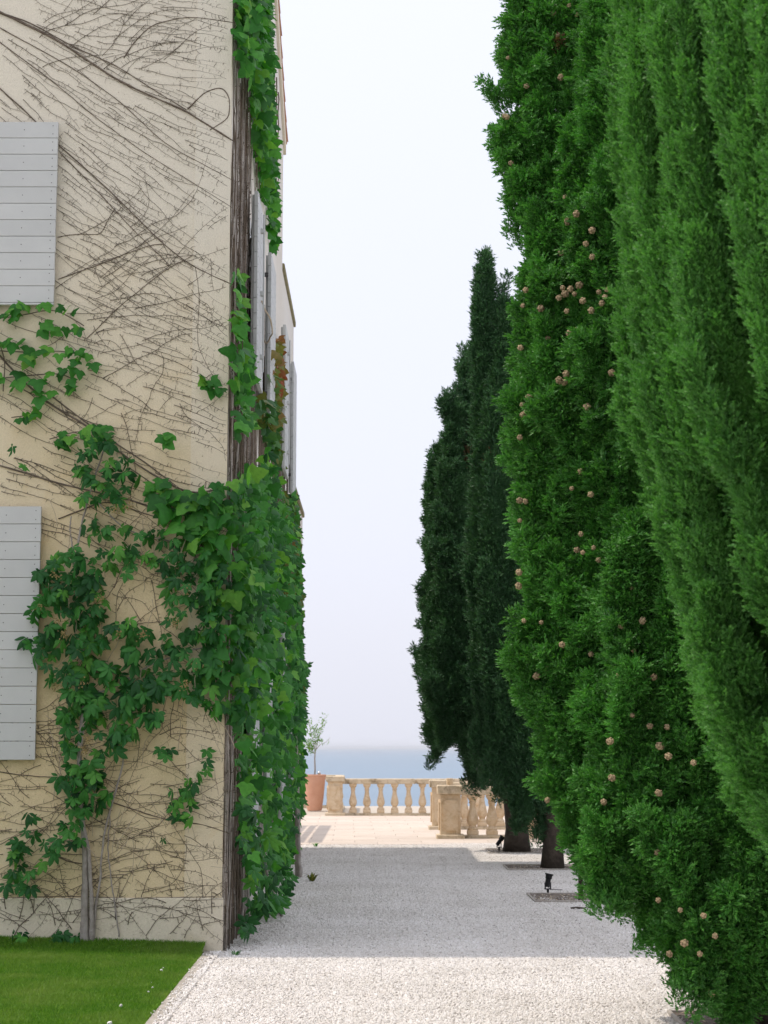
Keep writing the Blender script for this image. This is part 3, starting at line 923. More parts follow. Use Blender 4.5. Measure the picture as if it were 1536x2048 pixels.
# ---- five-leaved creeper on the front wall, with the pale trunk rising from the lawn
cr = Vine('virginia_creeper', 'five-leaved dark green creeper on a pale grey trunk rising from the lawn', (-2.46, YC - .09, 0))
def trunk_path(pts, off, n=36, wob=.6):
    pts = np.array(pts, float)
    d = np.r_[0, np.cumsum(np.linalg.norm(np.diff(pts, axis=0), axis=1))]
    t = np.linspace(0, d[-1], n); x = np.interp(t, d, pts[:, 0]); yv = np.interp(t, d, pts[:, 1])
    ker = np.array([1, 2, 3, 2, 1.]) / 9
    sm = lambda a: np.convolve(np.r_[a[0], a[0], a, a[-1], a[-1]], ker, 'valid')
    x, yv = sm(sm(x)) + rng.normal(0, wob, n), sm(sm(yv))
    return on_y(x, yv, YC - off)
for pts, off, r0, r1 in (([(172, 1905), (170, 1830), (171, 1760), (172, 1700), (164, 1640), (157, 1570), (160, 1480), (170, 1390), (168, 1300), (155, 1200)], .06, .030, .012),
                         ([(183, 1905), (184, 1820), (180, 1740), (178, 1690), (162, 1640), (156, 1560), (168, 1440)], .075, .020, .010),
                         ([(164, 1905), (166, 1840), (168, 1780), (170, 1700)], .05, .022, .016),
                         ([(186, 1900), (190, 1820), (200, 1770), (205, 1680), (225, 1600), (250, 1520), (240, 1420)], .05, .012, .006),
                         ([(155, 1200), (150, 1120), (165, 1040), (190, 950), (215, 880)], .06, .010, .006),
                         ([(150, 1130), (140, 1060), (143, 1030)], .05, .008, .005),
                         ([(170, 1390), (220, 1380), (300, 1330), (380, 1300), (440, 1290)], .05, .007, .005),
                         ([(190, 1000), (250, 1060), (330, 1080), (430, 1100)], .05, .006, .004),
                         ([(240, 1880), (225, 1780), (215, 1700), (222, 1600)], .03, .006, .005)):
    P = trunk_path(pts, off)
    P[0, 2] = min(P[0, 2], -.02) if pts[0][1] > 1880 else P[0, 2]
    cr.stem('stem', MB().tube(P, np.linspace(r0, r1, len(P)) * (1 + .07 * rng.normal(size=len(P))), 8), 'bark_grey')
tw = MB()
for i in range(85):
    x, y_ = rng.uniform(90, 440), rng.uniform(960, 1700)
    a = rng.uniform(30, 150); pts = []
    for k in range(14):
        pts.append((x, y_)); a += rng.normal(0, 10) + (90 - a) * .08
        x += math.cos(R(a)) * 8; y_ += math.sin(R(a)) * 8
    pts = np.array(pts)
    P = on_y(pts[:, 0], pts[:, 1], YC - rng.uniform(.02, .14))
    tw.tube(P[:rng.integers(6, 14)], .0026, 4)
cr.stem('dry_strands', tw, 'twig', 'stuff')
dense = [([(80, 1130), (150, 1090), (200, 1130), (212, 1200), (205, 1300), (185, 1385), (120, 1395), (72, 1330), (38, 1250), (60, 1180)], 82, (.13, .21)),
         ([(190, 1245), (260, 1235), (330, 1265), (440, 1245), (452, 1340), (430, 1400), (340, 1400), (260, 1400), (195, 1370)], 58, (.14, .22)),
         ([(150, 1040), (250, 1050), (350, 1065), (440, 1090), (450, 1260), (370, 1210), (350, 1140), (260, 1150), (170, 1110)], 46, (.12, .19)),
         ([(340, 1130), (445, 1110), (445, 1270), (340, 1280), (330, 1220)], 26, (.12, .19)),
         ([(110, 1375), (200, 1380), (255, 1430), (245, 1500), (205, 1535), (225, 1600), (150, 1650), (108, 1560), (132, 1500), (112, 1440)], 54, (.13, .21)),
         ([(150, 880), (235, 870), (268, 950), (240, 1050), (190, 1070), (155, 990)], 30, (.12, .19)),
         ([(235, 1385), (345, 1385), (340, 1470), (250, 1460)], 12, (.16, .25)),
         ([(25, 1625), (70, 1612), (82, 1660), (150, 1630), (165, 1680), (62, 1740), (62, 1790), (5, 1785), (20, 1720)], 26, (.12, .18)),
         ([(345, 1540), (385, 1545), (420, 1480), (425, 1520), (390, 1580), (392, 1640), (335, 1640)], 12, (.13, .17)),
         ([(320, 1495), (350, 1495), (345, 1510), (322, 1510)], 2, (.13, .15)),
         ([(318, 1660), (335, 1660), (333, 1680), (318, 1680)], 1, (.09, .1)),
         ([(20, 1865), (55, 1865), (50, 1880), (20, 1880)], 3, (.12, .15)),
         ([(100, 1865), (160, 1862), (150, 1885), (95, 1885)], 5, (.12, .15)),
         ([(5, 885), (30, 885), (25, 905), (5, 905)], 1, (.15, .16)), ([(38, 920), (52, 918), (50, 935)], 1, (.14, .15))]
for poly, n_, sz in dense: fill_front(cr, poly, int(n_ * 1.6), 5, 'creeper', sz, (.05, .24))
for cx, cy in [(125, 1270), (115, 1240), (78, 1215), (175, 1480), (165, 1500), (240, 1265), (285, 1270), (112, 1375), (230, 1020), (255, 1010), (370, 1370), (395, 1330), (160, 1370), (375, 1180), (200, 1200), (110, 1150), (350, 1245)]:
    b = MB()
    for k in range(26):
        b.add(IV * .0065 * rng.uniform(.8, 1.2) + np.array([rng.normal(0, .022), rng.normal(0, .015), rng.normal(0, .022)]), IF)
    P = on_y(cx, cy, YC - .24)
    part('flower_cluster', b, M['berry'], cr.o, loc=P - cr.base, fixn=False)
cr.close()

# ---- three-lobed ivy under the upper shutter
iv = Vine('boston_ivy', 'bright green three-lobed ivy hanging below the upper grey shutter', (-3.3, YC - .02, 4.6))
for pts in ([(-30, 640), (40, 632), (110, 615), (150, 640), (175, 655)], [(-30, 700), (60, 705), (120, 700), (190, 715)], [(-30, 760), (60, 750), (130, 745), (160, 770)], [(-20, 640), (10, 720), (5, 790)], [(20, 835), (80, 830)]):
    iv.stem('stem', MB().tube(wall_path(pts, .03, .5, 20), .005, 5), 'bark')
for poly, n_, sz in (([(-40, 603), (145, 605), (172, 645), (130, 668), (60, 655), (-40, 655)], 22, (.09, .15)),
                     ([(-40, 650), (40, 655), (65, 700), (35, 770), (-40, 790)], 18, (.11, .17)),
                     ([(45, 690), (185, 692), (200, 715), (165, 745), (60, 725)], 18, (.08, .13)),
                     ([(55, 735), (145, 738), (160, 770), (75, 795)], 11, (.09, .15)),
                     ([(20, 820), (80, 820), (82, 835), (25, 838)], 6, (.08, .11))):
    fill_front(iv, poly, n_, 3, 'ivy', sz, (.05, .15), 30)
iv.close()

# ---- ivy along the diagonal stem towards the corner
id_ = Vine('corner_ivy', 'green three-lobed ivy along the thick diagonal stem reaching the house corner', (-1.5, YC - .02, 3.5))
for pts in ([(95, 880), (160, 860), (200, 880)], [(250, 930), (330, 985), (400, 1000), (455, 1000)], [(330, 985), (390, 1040), (450, 1080)], [(315, 870), (345, 878)]):
    id_.stem('stem', MB().tube(wall_path(pts, .03, .5, 20), .005, 5), 'bark')
for poly, n_, sz in (([(95, 868), (180, 852), (190, 882), (110, 890)], 12, (.09, .14)), ([(185, 850), (235, 850), (230, 880), (190, 880)], 6, (.1, .14)),
                     ([(265, 938), (345, 965), (330, 998), (280, 972)], 14, (.09, .14)),
                     ([(300, 975), (450, 985), (462, 1085), (400, 1085), (330, 1025)], 46, (.12, .20)),
                     ([(320, 865), (350, 865), (350, 888), (325, 890)], 4, (.10, .13)), ([(345, 1040), (455, 1060), (455, 1130), (400, 1110)], 16, (.13, .2))):
    fill_front(id_, poly, n_, 3, 'ivy', sz, (.05, .2), 32)
id_.close()

# ---- the side wall: dense curtain
cu = Vine('ivy_curtain', 'thick curtain of green leaves covering the lower side wall beside the gravel', (-1.2, 19.0, 0))
big = [(448, 965), (470, 925), (500, 965), (530, 890), (556, 960), (562, 1010), (592, 985), (598, 1100), (600, 1200), (604, 1300), (610, 1400), (606, 1500), (604, 1600), (598, 1660), (585, 1720), (570, 1740), (545, 1760), (500, 1770), (484, 1700), (474, 1560), (468, 1480), (450, 1430), (446, 1200), (448, 1000)]
gaps = [(455, 1470), (505, 1440), (520, 1600), (520, 1700), (470, 1740)]
near = [(446, 960), (500, 930), (530, 1000), (540, 1300), (520, 1420), (470, 1480), (448, 1430)]
fill_side(cu, near, 400, 3, 'ivy', (.08, .18), (.05, .40), festoon=True)
fill_side(cu, near, 190, 5, 'creeper', (.12, .2), (.06, .42), festoon=True)
fill_side(cu, big, 2100, 3, 'ivy', (.07, .16), (.02, .36), festoon=True)
fill_side(cu, big, 480, 5, 'creeper', (.12, .2), (.1, .42), festoon=True)
fill_side(cu, [(558, 985), (592, 985), (602, 1200), (606, 1420), (590, 1420), (560, 1200)], 900, 3, 'brown_green', (.08, .13), (.02, .22))
fill_side(cu, [(475, 1500), (515, 1520), (520, 1640), (570, 1700), (592, 1790), (590, 1800), (540, 1790), (500, 1790), (480, 1700)], 120, 5, 'creeper', (.14, .22), (.08, .36))
fill_side(cu, [(590, 1310), (616, 1320), (614, 1370), (600, 1390), (608, 1460), (590, 1480)], 60, 5, 'creeper', (.15, .22), (.25, .42), yr=(21, 25))
fill_side(cu, [(596, 1180), (612, 1190), (610, 1290), (600, 1270)], 60, 3, 'brown_green', (.07, .11), (.25, .45), yr=(26, 29))
fill_side(cu, [(478, 1840), (500, 1840), (500, 1862), (478, 1860)], 6, 5, 'creeper', (.14, .2), (.03, .25))
fill_side(cu, [(490, 1790), (590, 1790), (592, 1815), (495, 1820)], 40, 5, 'creeper', (.13, .2), (.1, .4))
for k in range(150):            # leaves folding round the corner itself
    P = np.array([XC + rng.uniform(-.16, .16), YC - rng.uniform(.05, .20), rng.uniform(1.95, 3.95)])
    if P[0] > XC: P[1] += rng.uniform(0, .35)
    cu.leaf(P, (R(rng.uniform(-60, 10)), R(rng.normal(0, 35)), R(rng.uniform(-30, 70))), rng.uniform(.09, .18), 3 if rng.random() < .6 else 5, 'ivy' if rng.random() < .6 else 'creeper', cap=0)
cu.close()
def side_tube(v, name, pts, r0, r1, m, n=30, n8=7):      # pts: (y, z, off)
    pts = np.array(pts, float)
    d = np.r_[0, np.cumsum(np.linalg.norm(np.diff(pts, axis=0), axis=1))]
    t = np.linspace(0, d[-1], n)
    Yv, Zv, Ov = (np.interp(t, d, pts[:, k]) for k in range(3))
    ker = np.array([1, 2, 3, 2, 1.]) / 9
    sm = lambda a: np.convolve(np.r_[a[0], a[0], a, a[-1], a[-1]], ker, 'valid')
    Yv, Ov = sm(Yv) + rng.normal(0, .012, n), sm(Ov) + rng.normal(0, .005, n)
    P = np.stack([XC + Ov, Yv, Zv], 1)
    v.stem(name, MB().tube(P, np.linspace(r0, r1, n), n8), m)
side_tube(cu, 'stem', [(23.4, -.03, .26), (23.5, .4, .25), (23.4, 1.2, .24), (22.8, 2.2, .22), (22.2, 3.0, .15)], .040, .020, 'bark_grey')
side_tube(cu, 'stem', [(23.3, -.03, .30), (23.4, .3, .27), (23.2, .9, .25), (22.9, 1.6, .22)], .028, .014, 'bark_grey')
for k in range(9):
    y0 = 18.2 + rng.normal(0, .14)
    side_tube(cu, 'stem', [(y0, -.03, .30 + rng.normal(0, .05)), (y0 - .3 + rng.normal(0, .1), .25, .24), (y0 - .6 + rng.normal(0, .2), .9, .15), (y0 - .5 + rng.normal(0, .4), 2.0, .08), (y0 + rng.normal(0, .8), 3.6, .05)], rng.uniform(.010, .02), .006, 'bark_grey', 24, 6)
for k in range(6):
    y0 = 16.4 + rng.normal(0, .25)
    side_tube(cu, 'stem', [(y0, -.03, .14 + rng.normal(0, .03)), (y0 + .3, .5, .08), (y0 + .5 + rng.normal(0, .3), 1.8, .05), (y0 + .3 + rng.normal(0, .4), 3.6, .04)], .014, .007, 'bark_grey', 24, 6)

# ---- bare stems climbing the side wall next to the corner
bs = Vine('bare_side_creeper', 'thick mat of grey bare stems climbing the side wall at the corner', (-1.25, 15.8, 0))
b1 = MB(); b2 = MB()
for k in range(95):
    y0 = YC + .03 + 2.2 * rng.random() ** 1.1
    lean = rng.normal(0.1, .35)
    z0 = rng.choice([-.02, rng.uniform(0, 3)], p=[.6, .4]); z1 = rng.uniform(6.0, 9.6)
    n_ = int((z1 - z0) / .16)
    z = np.linspace(z0, z1, n_)
    Yv = y0 + lean * (z - z0) / 9 + np.cumsum(rng.normal(0, .045, n_))
    Yv = np.clip(Yv, YC + .015, YC + 3.2)
    off = np.clip(.010 + .04 * rng.random() ** 2 + np.cumsum(rng.normal(0, .003, n_)), .006, .08)
    r_ = rng.uniform(.003, .0085)
    (b1 if rng.random() < .6 else b2).tube(np.stack([XC + off, Yv, z], 1), r_ * np.linspace(1.1, .7, n_), 4)
    for q in range(1, n_ - 1):
        if rng.random() < .5:
            s_ = rng.choice([-1, 1]); L = rng.uniform(.02, .07)
            P0 = np.array([XC + off[q], Yv[q], z[q]])
            b1.tube([P0, P0 + np.array([.02, s_ * L * .6, L * .25]), P0 + np.array([.012, s_ * L, L * rng.uniform(-.2, .7)])], r_ * .5, 3, cap=False)
bs.stem('stems', b1, 'bark', 'stuff'); bs.stem('grey_stems', b2, 'bark_grey', 'stuff')
b3 = MB()
for k in range(120):
    y0 = rng.uniform(16.8, 24.5); z0, z1 = rng.uniform(2.5, 4.0), rng.uniform(4.6, 6.8)
    n_ = 20; z = np.linspace(z0, z1, n_)
    b3.tube(np.stack([np.full(n_, XC + .012 + .02 * rng.random()), y0 + np.cumsum(rng.normal(0, .025, n_)), z], 1), rng.uniform(.003, .007), 4)
bs.stem('thin_stems', b3, 'bark', 'stuff')
bs.close()

up = Vine('upper_side_ivy', 'band of green and yellowing ivy hanging high on the side wall under the roof verge', (-1.25, 18.5, 8.0))
fill_side(up, [(464, -60), (536, -60), (537, 100), (544, 250), (550, 400), (549, 512), (541, 505), (532, 430), (512, 310), (500, 150), (488, 132), (470, 105)], 1250, 3, 'ivy', (.09, .17), (.03, .26))
fill_side(up, [(498, 170), (515, 200), (525, 300), (505, 290)], 34, 3, 'red_leaf', (.12, .18), (.12, .26))
fill_side(up, [(545, 260), (554, 400), (551, 470), (546, 400)], 30, 3, 'red_leaf', (.10, .15), (.12, .24))
for k in range(10):
    side_tube(up, 'stem', [(17 + k * .5, 10.0 if k > 4 else 9.4, .03), (17.2 + k * .45, 8.4, .04), (17.4 + k * .42, 7.4 + .1 * k, .05)], .010, .005, 'bark', 18, 5)
up.close()

mid = Vine('corner_creeper_strand', 'thin strand of green leaves climbing the corner over bare grey stems', (-1.22, 15.5, 4.0))
for poly, n_ in (([(458, 520), (480, 540), (482, 600), (470, 620), (458, 600)], 12), ([(455, 600), (478, 620), (485, 660), (455, 690)], 16), ([(450, 680), (495, 690), (500, 760), (480, 790), (445, 780)], 46), ([(450, 780), (500, 770), (505, 850), (485, 885), (455, 870)], 30), ([(410, 750), (450, 745), (450, 780), (430, 775)], 14)):
    fill_side(mid, poly, n_, 3, 'ivy', (.11, .17), (.06, .2), yr=(15.0, 16.8))
side_tube(mid, 'stem', [(15.3, 3.8, .08), (15.4, 4.8, .09), (15.3, 6.2, .08)], .008, .004, 'bark', 18, 5)
for k in range(9):
    P = on_y(rng.uniform(408, 448), rng.uniform(745, 785), YC - .08); mid.leaf(P, front_eul(), rng.uniform(.09, .13), 3, 'ivy')
mid.close()

tn = Vine('turning_ivy', 'patch of red and yellow ivy leaves between two pairs of side shutters', (-1.25, 20.5, 4.6))
fill_side(tn, [(540, 700), (556, 665), (562, 760), (560, 860), (545, 860), (538, 780)], 150, 3, 'red_leaf', (.10, .16), (.03, .20), yr=(18.5, 22.5))
fill_side(tn, [(520, 790), (545, 790), (552, 880), (560, 940), (530, 900), (515, 850)], 120, 3, 'brown_green', (.11, .17), (.03, .22), yr=(17, 22))
for k in range(4): side_tube(tn, 'stem', [(19.6 + k * .5, 3.6, .03), (19.8 + k * .5, 5.0, .03), (20.0 + k * .5, 6.2, .03)], .008, .004, 'bark', 16, 5)
tn.close()

# ================================================================== CYPRESSES
def tuft_mesh(nspray, ang, rad, seed, spl=(.08, .15), wid=.006, lk=1.0, nbr=(7, 10)):
    # feathery plume along +Z, unit length, thin scale-leaf cords as narrow kites
    rr = np.random.default_rng(seed)
    V = []; T = []; A = []
    nv = 0
    for i in range(nspray):
        t = rr.random() ** .85
        env = (math.sin(math.pi * min(1, (t * .88 + .10)) ** .75)) * rad
        phi = rr.uniform(0, 6.283)
        rd = np.array([math.cos(phi), math.sin(phi), 0])
        c = np.array([0, 0, t]) + rd * env * rr.uniform(.15, .75)
        el = R(rr.normal(ang, 12))
        d = rd * math.sin(el) + np.array([0, 0, 1]) * math.cos(el)
        L = rr.uniform(*spl)
        side = np.cross(d, rr.normal(size=3)); side /= np.linalg.norm(side)
        oth = np.cross(d, side)
        nb = rr.integers(*nbr)
        tint = rr.random() * .6
        for k in range(nb + 1):
            if k == nb: p0, dr, l = c + d * L * .6, d, L * .6 * lk
            else:
                q = k / nb
                sg = 1 if k % 2 else -1
                p0 = c + d * L * q * .8
                dr = d * .75 + side * sg * rr.uniform(.35, .75) + oth * rr.normal(0, .3); dr /= np.linalg.norm(dr)
                l = L * lk * rr.uniform(.30, .52) * (1.15 - .5 * q)
            wv = np.cross(dr, rr.normal(size=3)); wv /= np.linalg.norm(wv); wv *= wid * rr.uniform(.75, 1.25)
            V += [p0, p0 + dr * l * .45 + wv, p0 + dr * l, p0 + dr * l * .45 - wv]
            T += [(nv, nv + 1, nv + 2, nv + 3)]
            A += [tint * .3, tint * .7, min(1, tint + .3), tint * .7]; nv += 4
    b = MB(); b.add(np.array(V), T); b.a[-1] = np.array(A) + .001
    return b
TUFTS = {}
for key, m in (('near', 'cy_near'), ('mid', 'cy_mid'), ('far', 'cy_far')):
    lst = []
    for k in range(5):
        if key == 'near': b = tuft_mesh(60, 34, .24, 300 + k, (.26, .42), .022, .62, (10, 14))
        elif key == 'mid': b = tuft_mesh(50, 46, .34, 320 + k, (.28, .46), .027, .78, (9, 12))
        else: b = tuft_mesh(44, 42, .34, 340 + k, (.30, .46), .028)
        lst.append(hidden('foliage_plume', b, M[m]))
    TUFTS[key] = lst

def sprof(t):            # radius along a spindle (0 bottom .. 1 top)
    t = np.asarray(t, float)
    lo = np.clip(t / .30, 0, 1); hi = np.clip((1 - t) / .70, 0, 1)
    return np.minimum(np.sin(lo * math.pi / 2) ** .75, np.sin(hi * math.pi / 2) ** 1.05)

def columnar(t):         # fuller, flatter-sided than sprof
    t = np.asarray(t, float)
    lo = np.clip(t / .18, 0, 1); hi = np.clip((1 - t) / .50, 0, 1)
    return np.minimum(np.sin(lo * math.pi / 2) ** .7, np.sin(hi * math.pi / 2) ** .65)
ALLSP = []
def cypress(label, x0, Y, trunk_r, spindles, kind, extra=(), lens=(.45, .75), density=26, hue=(0, 1), trunk_h=6.0, trunk_end=None, plume=(.1, .16, .5, .9, 25, 1.0), tdens=60, backskip=.5, quant=0, spread=.6, pfun=sprof, inset=.30):
    """spindles: (px, py_top, py_bottom, radius_px, depth_offset) read against the tree's own depth."""
    base = np.array([x0, Y, 0.0])
    o = thing('cypress_tree', label, 'tree', base, 'cypresses in a row along the gravel path')
    sp = []
    for (px, pt, pb, rp, dy) in spindles:
        top = on_y(px, pt, Y + dy); bot = on_y(px, pb, Y + dy)
        sp.append((0.5 * (top[0] + bot[0]), Y + dy, bot[2], top[2], rp * (Y + dy) / 3530.0))
    sp += list(extra)
    # trunk and limbs
    h = trunk_h
    zz = np.linspace(-.08, h, 14); cx = (np.mean([s_[0] for s_ in sp]) - x0) if trunk_end is None else trunk_end
    tb_ = MB(); tt = np.clip(zz / h, 0, 1)
    fl = 1 + .30 * np.exp(-np.clip(zz, 0, None) / .12)
    tb_.tube(np.stack([cx * tt ** 1.4 + .02 * np.sin(zz * 3), .02 * np.cos(zz * 2.3), zz], 1), trunk_r * fl * (1 - .7 * tt), 12)
    part('trunk', tb_, M['trunk'], o, smooth=True, fixn=False)
    for s_ in sp:
        z0 = max(.7, min(s_[2] + .1, h * .6)); q = z0 / h
        a_ = np.array([cx * q ** 1.4, 0, z0]); e_ = np.array([s_[0] - x0, s_[1] - Y, s_[2] + (s_[3] - s_[2]) * .75])
        t_ = np.linspace(0, 1, 8)[:, None]
        crv = a_ + (e_ - a_) * np.concatenate([np.sqrt(t_), np.sqrt(t_), t_], 1)
        part('limb', MB().tube(crv, np.linspace(trunk_r * .32, .012, 8), 6), M['trunk'], o, smooth=True, fixn=False)
    # plumes: upright bodies of sprays standing on the crown's surface, with hollows between them
    P = []; Ro = []; Sc = []; Hu = []
    def tuft(p_, d, L, hv):
        e = (d.to_track_quat('Z', 'Y') @ Euler((0, 0, rng.uniform(0, 6.28))).to_quaternion()).to_euler()
        P.append(p_ - np.array(d) * L * .35 - base); Ro.append((e.x, e.y, e.z))
        wsc = L * rng.uniform(.85, 1.15); Sc.append((wsc, wsc, L)); Hu.append(hv)
    rp0, rp1, lp0, lp1, tilt0, over = plume; ov = inset * (lens[0] + lens[1]) + .01
    for i, s_ in enumerate(sp):
        ax, ay, z0, z1, r_ = s_[:5]
        pf = s_[5] if len(s_) > 5 else pfun
        H = z1 - z0
        tries = int(2 * math.pi * r_ * H * .75 / (2 * .5 * (rp0 + rp1) * .5 * (lp0 + lp1)) * over)
        ti = rng.random(tries * 2); ti = ti[rng.random(len(ti)) < pf(ti) * .85 + .15][:tries]
        if len(s_) == 5: ti = np.r_[ti, .78, .84, .89, .93]          # every top ends in a plume
        th = rng.uniform(0, 6.2832, len(ti))
        if quant: nq = int(6.2832 * r_ / quant); th = (np.floor(th / 6.2832 * nq) + .5 + .22 * rng.normal(size=len(th)) + .5 * np.sin(ti * 9)) * 6.2832 / nq
        for t_, a_ in zip(ti, th):
            if math.sin(a_) > .35 and rng.random() < backskip: continue
            rp = rng.uniform(rp0, rp1); L = rng.uniform(lp0, lp1) * (1 - .4 * t_ ** 3)
            depth = rng.choice([1.0, .84, .58], p=[.52, .24, .24])
            rl = r_ * float(pf(t_)); rp = min(rp, rl * .55 + .02)
            rad = max(rl - rp * .95 - ov, .01) * depth
            p0 = np.array([ax + rad * math.cos(a_), ay + rad * math.sin(a_), z0 + t_ * H])
            skip = False
            for j, q_ in enumerate(sp):
                if j >= i: break
                tj = (p0[2] - q_[2]) / (q_[3] - q_[2])
                if 0 < tj < 1 and math.hypot(p0[0] - q_[0], p0[1] - q_[1]) < q_[4] * .62 * float((q_[5] if len(q_) > 5 else pfun)(tj)): skip = True; break
            if skip: continue
            tl = R(rng.normal(tilt0, tilt0 * .4)) * (1 - .7 * t_ ** 3) + (R(rng.uniform(0, 25)) if t_ < .10 else 0) * .6
            a2 = a_ + rng.normal(0, .3)
            slope = 0.0
            if len(s_) > 5: slope = math.atan2(r_ * float(pf(min(1, t_ + .05)) - pf(max(0, t_ - .05))), .1 * H)
            tl += max(-.5, min(.45, slope))
            d = np.array([math.cos(a2) * math.sin(tl), math.sin(a2) * math.sin(tl), math.cos(tl)])
            hv0 = rng.random()
            dead = rng.random() < hue[1]
            n_ = max(5, int(L * rp * 2 * math.pi * tdens))
            u1 = np.cross(d, [0, 1.0, .3]); u1 /= np.linalg.norm(u1); u2 = np.cross(d, u1)
            for k in range(n_):
                u = rng.random()
                env = math.sin(math.pi * min(1, u * .92 + .08) ** .7) ** .8
                ph = rng.uniform(0, 6.2832); rdv = u1 * math.cos(ph) + u2 * math.sin(ph)
                p_ = p0 + d * (u - .4) * L + rdv * rp * env * rng.uniform(.45, .9)
                if len(s_) > 5:
                    tq = (p_[2] - z0) / H
                    if tq < 0.005: continue
                    lim = max(r_ * float(pf(min(1, tq))) - ov * .55, .02); rq = math.hypot(p_[0] - ax, p_[1] - ay)
                    if rq > lim: f_ = lim * rng.uniform(.93, 1.0) / rq; p_[0] = ax + (p_[0] - ax) * f_; p_[1] = ay + (p_[1] - ay) * f_
                dd = d * math.cos(spread) + rdv * math.sin(spread) * rng.uniform(.3, 1.1) + rng.normal(0, .2 * spread, 3)
                hv = 1.0 if (dead and rng.random() < .7) or rng.random() < .001 else hue[0] + (.95 - hue[0]) * np.clip(hv0 * .6 + rng.random() * .4, 0, 1)
                tuft(p_, Vector(dd).normalized(), rng.uniform(*lens), hv)
    scatter('crown', TUFTS[kind], P, Ro, Sc, Hu, o)
    ALLSP.append((o, base, sp, pfun))
    return o

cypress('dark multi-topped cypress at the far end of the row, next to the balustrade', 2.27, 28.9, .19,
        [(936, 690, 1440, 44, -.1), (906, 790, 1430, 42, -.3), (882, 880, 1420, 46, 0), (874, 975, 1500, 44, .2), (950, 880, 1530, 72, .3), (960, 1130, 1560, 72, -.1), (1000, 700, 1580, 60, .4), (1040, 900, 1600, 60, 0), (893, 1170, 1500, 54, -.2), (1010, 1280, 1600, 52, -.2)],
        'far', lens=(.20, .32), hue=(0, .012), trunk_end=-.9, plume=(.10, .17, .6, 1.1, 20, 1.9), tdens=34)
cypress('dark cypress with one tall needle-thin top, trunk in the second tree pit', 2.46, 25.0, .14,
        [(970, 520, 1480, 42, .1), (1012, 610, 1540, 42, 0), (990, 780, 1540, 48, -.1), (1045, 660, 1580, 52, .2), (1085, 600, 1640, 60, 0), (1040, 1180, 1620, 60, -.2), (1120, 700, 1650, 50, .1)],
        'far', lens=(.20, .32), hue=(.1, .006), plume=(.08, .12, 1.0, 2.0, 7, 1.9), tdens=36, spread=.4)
cypress('broad bushy cypress dotted with pale cones, skirt nearly touching the sunlit gravel', 2.30, 10.97, .10,
        [(1048, 10, 480, 64, .15), (1132, -160, 1000, 88, .1), (1094, 430, 1300, 82, 0), (1180, 200, 1500, 95, -.15), (1108, 720, 1540, 84, 0), (1162, 1120, 1690, 86, -.1), (1195, 1460, 1785, 52, -.1), (1180, 900, 1640, 90, .25), (1200, 0, 1200, 95, .3), (1235, -250, 1250, 100, -.3), (1230, 900, 1720, 85, -.2), (1138, 1300, 1660, 56, -.05),
         (1268, 1100, 1790, 84, -.62), (1320, -350, 1500, 105, -.55), (1305, 900, 1860, 95, -.45), (1390, 0, 1850, 110, -.7), (1232, 1430, 1800, 62, -.5), (1365, 1620, 1965, 62, -.55),
         (1405, 1330, 1985, 108, -.8), (1450, 1660, 2010, 100, -.7), (1500, -300, 2030, 150, -.8), (1600, -300, 2030, 170, -.45)],
        'mid', extra=[(2.3, 11.0, .9, 9.6, .95), (3.0, 11.3, .9, 8.6, .62), (2.3, 11.9, .9, 9.0, .7)], lens=(.13, .21), hue=(0, .005), trunk_h=6, trunk_end=-.1, plume=(.075, .15, .32, .72, 28, 1.35), tdens=80, pfun=columnar, inset=.24)
# the near one: outline of its left flank gives the crown's radius at each height
EDGE = np.array([(1190, -400), (1192, 0), (1203, 300), (1214, 600), (1232, 800), (1262, 1000), (1318, 1130), (1345, 1250), (1372, 1400), (1440, 1540), (1472, 1650), (1492, 1800), (1545, 1870), (1800, 1960)], float)
ep = on_y(EDGE[:, 0], EDGE[:, 1], 6.35)
AX, AY = 2.45, 6.5
ez, er = ep[::-1, 2], AX - ep[::-1, 0]
ez = np.r_[ez, ez[-1] + .8, ez[-1] + 1.7]; er = np.r_[er, er[-1] * .8, .25] - .05
AZ0, AZ1, AR = ez[0], ez[-1], er.max()
def aprof(t): return np.interp(AZ0 + np.asarray(t, float) * (AZ1 - AZ0), ez, er) / AR
cypress('soft columnar cypress of long rope-like plumes, standing where the row begins on the sunlit gravel', AX, AY, .16, [],
        'near', extra=[(AX, AY, AZ0, AZ1, AR, aprof)], lens=(.11, .18), hue=(0, .0), trunk_h=5, trunk_end=0, plume=(.05, .085, 1.2, 2.4, 4, 2.6), tdens=120, backskip=.6, quant=.21, spread=.36)

# cones on the trees
def cone_mesh():
    b = MB(); n = 0
    gold = math.pi * (3 - 5 ** .5)
    b.add(IV * .85, IF)
    for i in range(14):
        z = 1 - 2 * (i + .5) / 14; a = i * gold; r_ = math.sqrt(1 - z * z)
        nrm = np.array([r_ * math.cos(a), r_ * math.sin(a), z])
        u = np.cross(nrm, [0, 0, 1.0]); u /= np.linalg.norm(u) + 1e-9; v = np.cross(nrm, u)
        ring = [nrm * .86 + (u * math.cos(k * math.pi / 3) + v * math.sin(k * math.pi / 3)) * .43 for k in range(6)]
        ring2 = [nrm * 1.0 + (u * math.cos(k * math.pi / 3) + v * math.sin(k * math.pi / 3)) * .26 for k in range(6)]
        vv = ring + ring2 + [nrm * 1.10]
        b.add(vv, [(k, (k + 1) % 6, 6 + (k + 1) % 6, 6 + k) for k in range(6)] + [(6 + k, 6 + (k + 1) % 6, 12) for k in range(6)])
    return b
cm = cone_mesh().mesh('cone'); cm.materials.append(M['cone'])
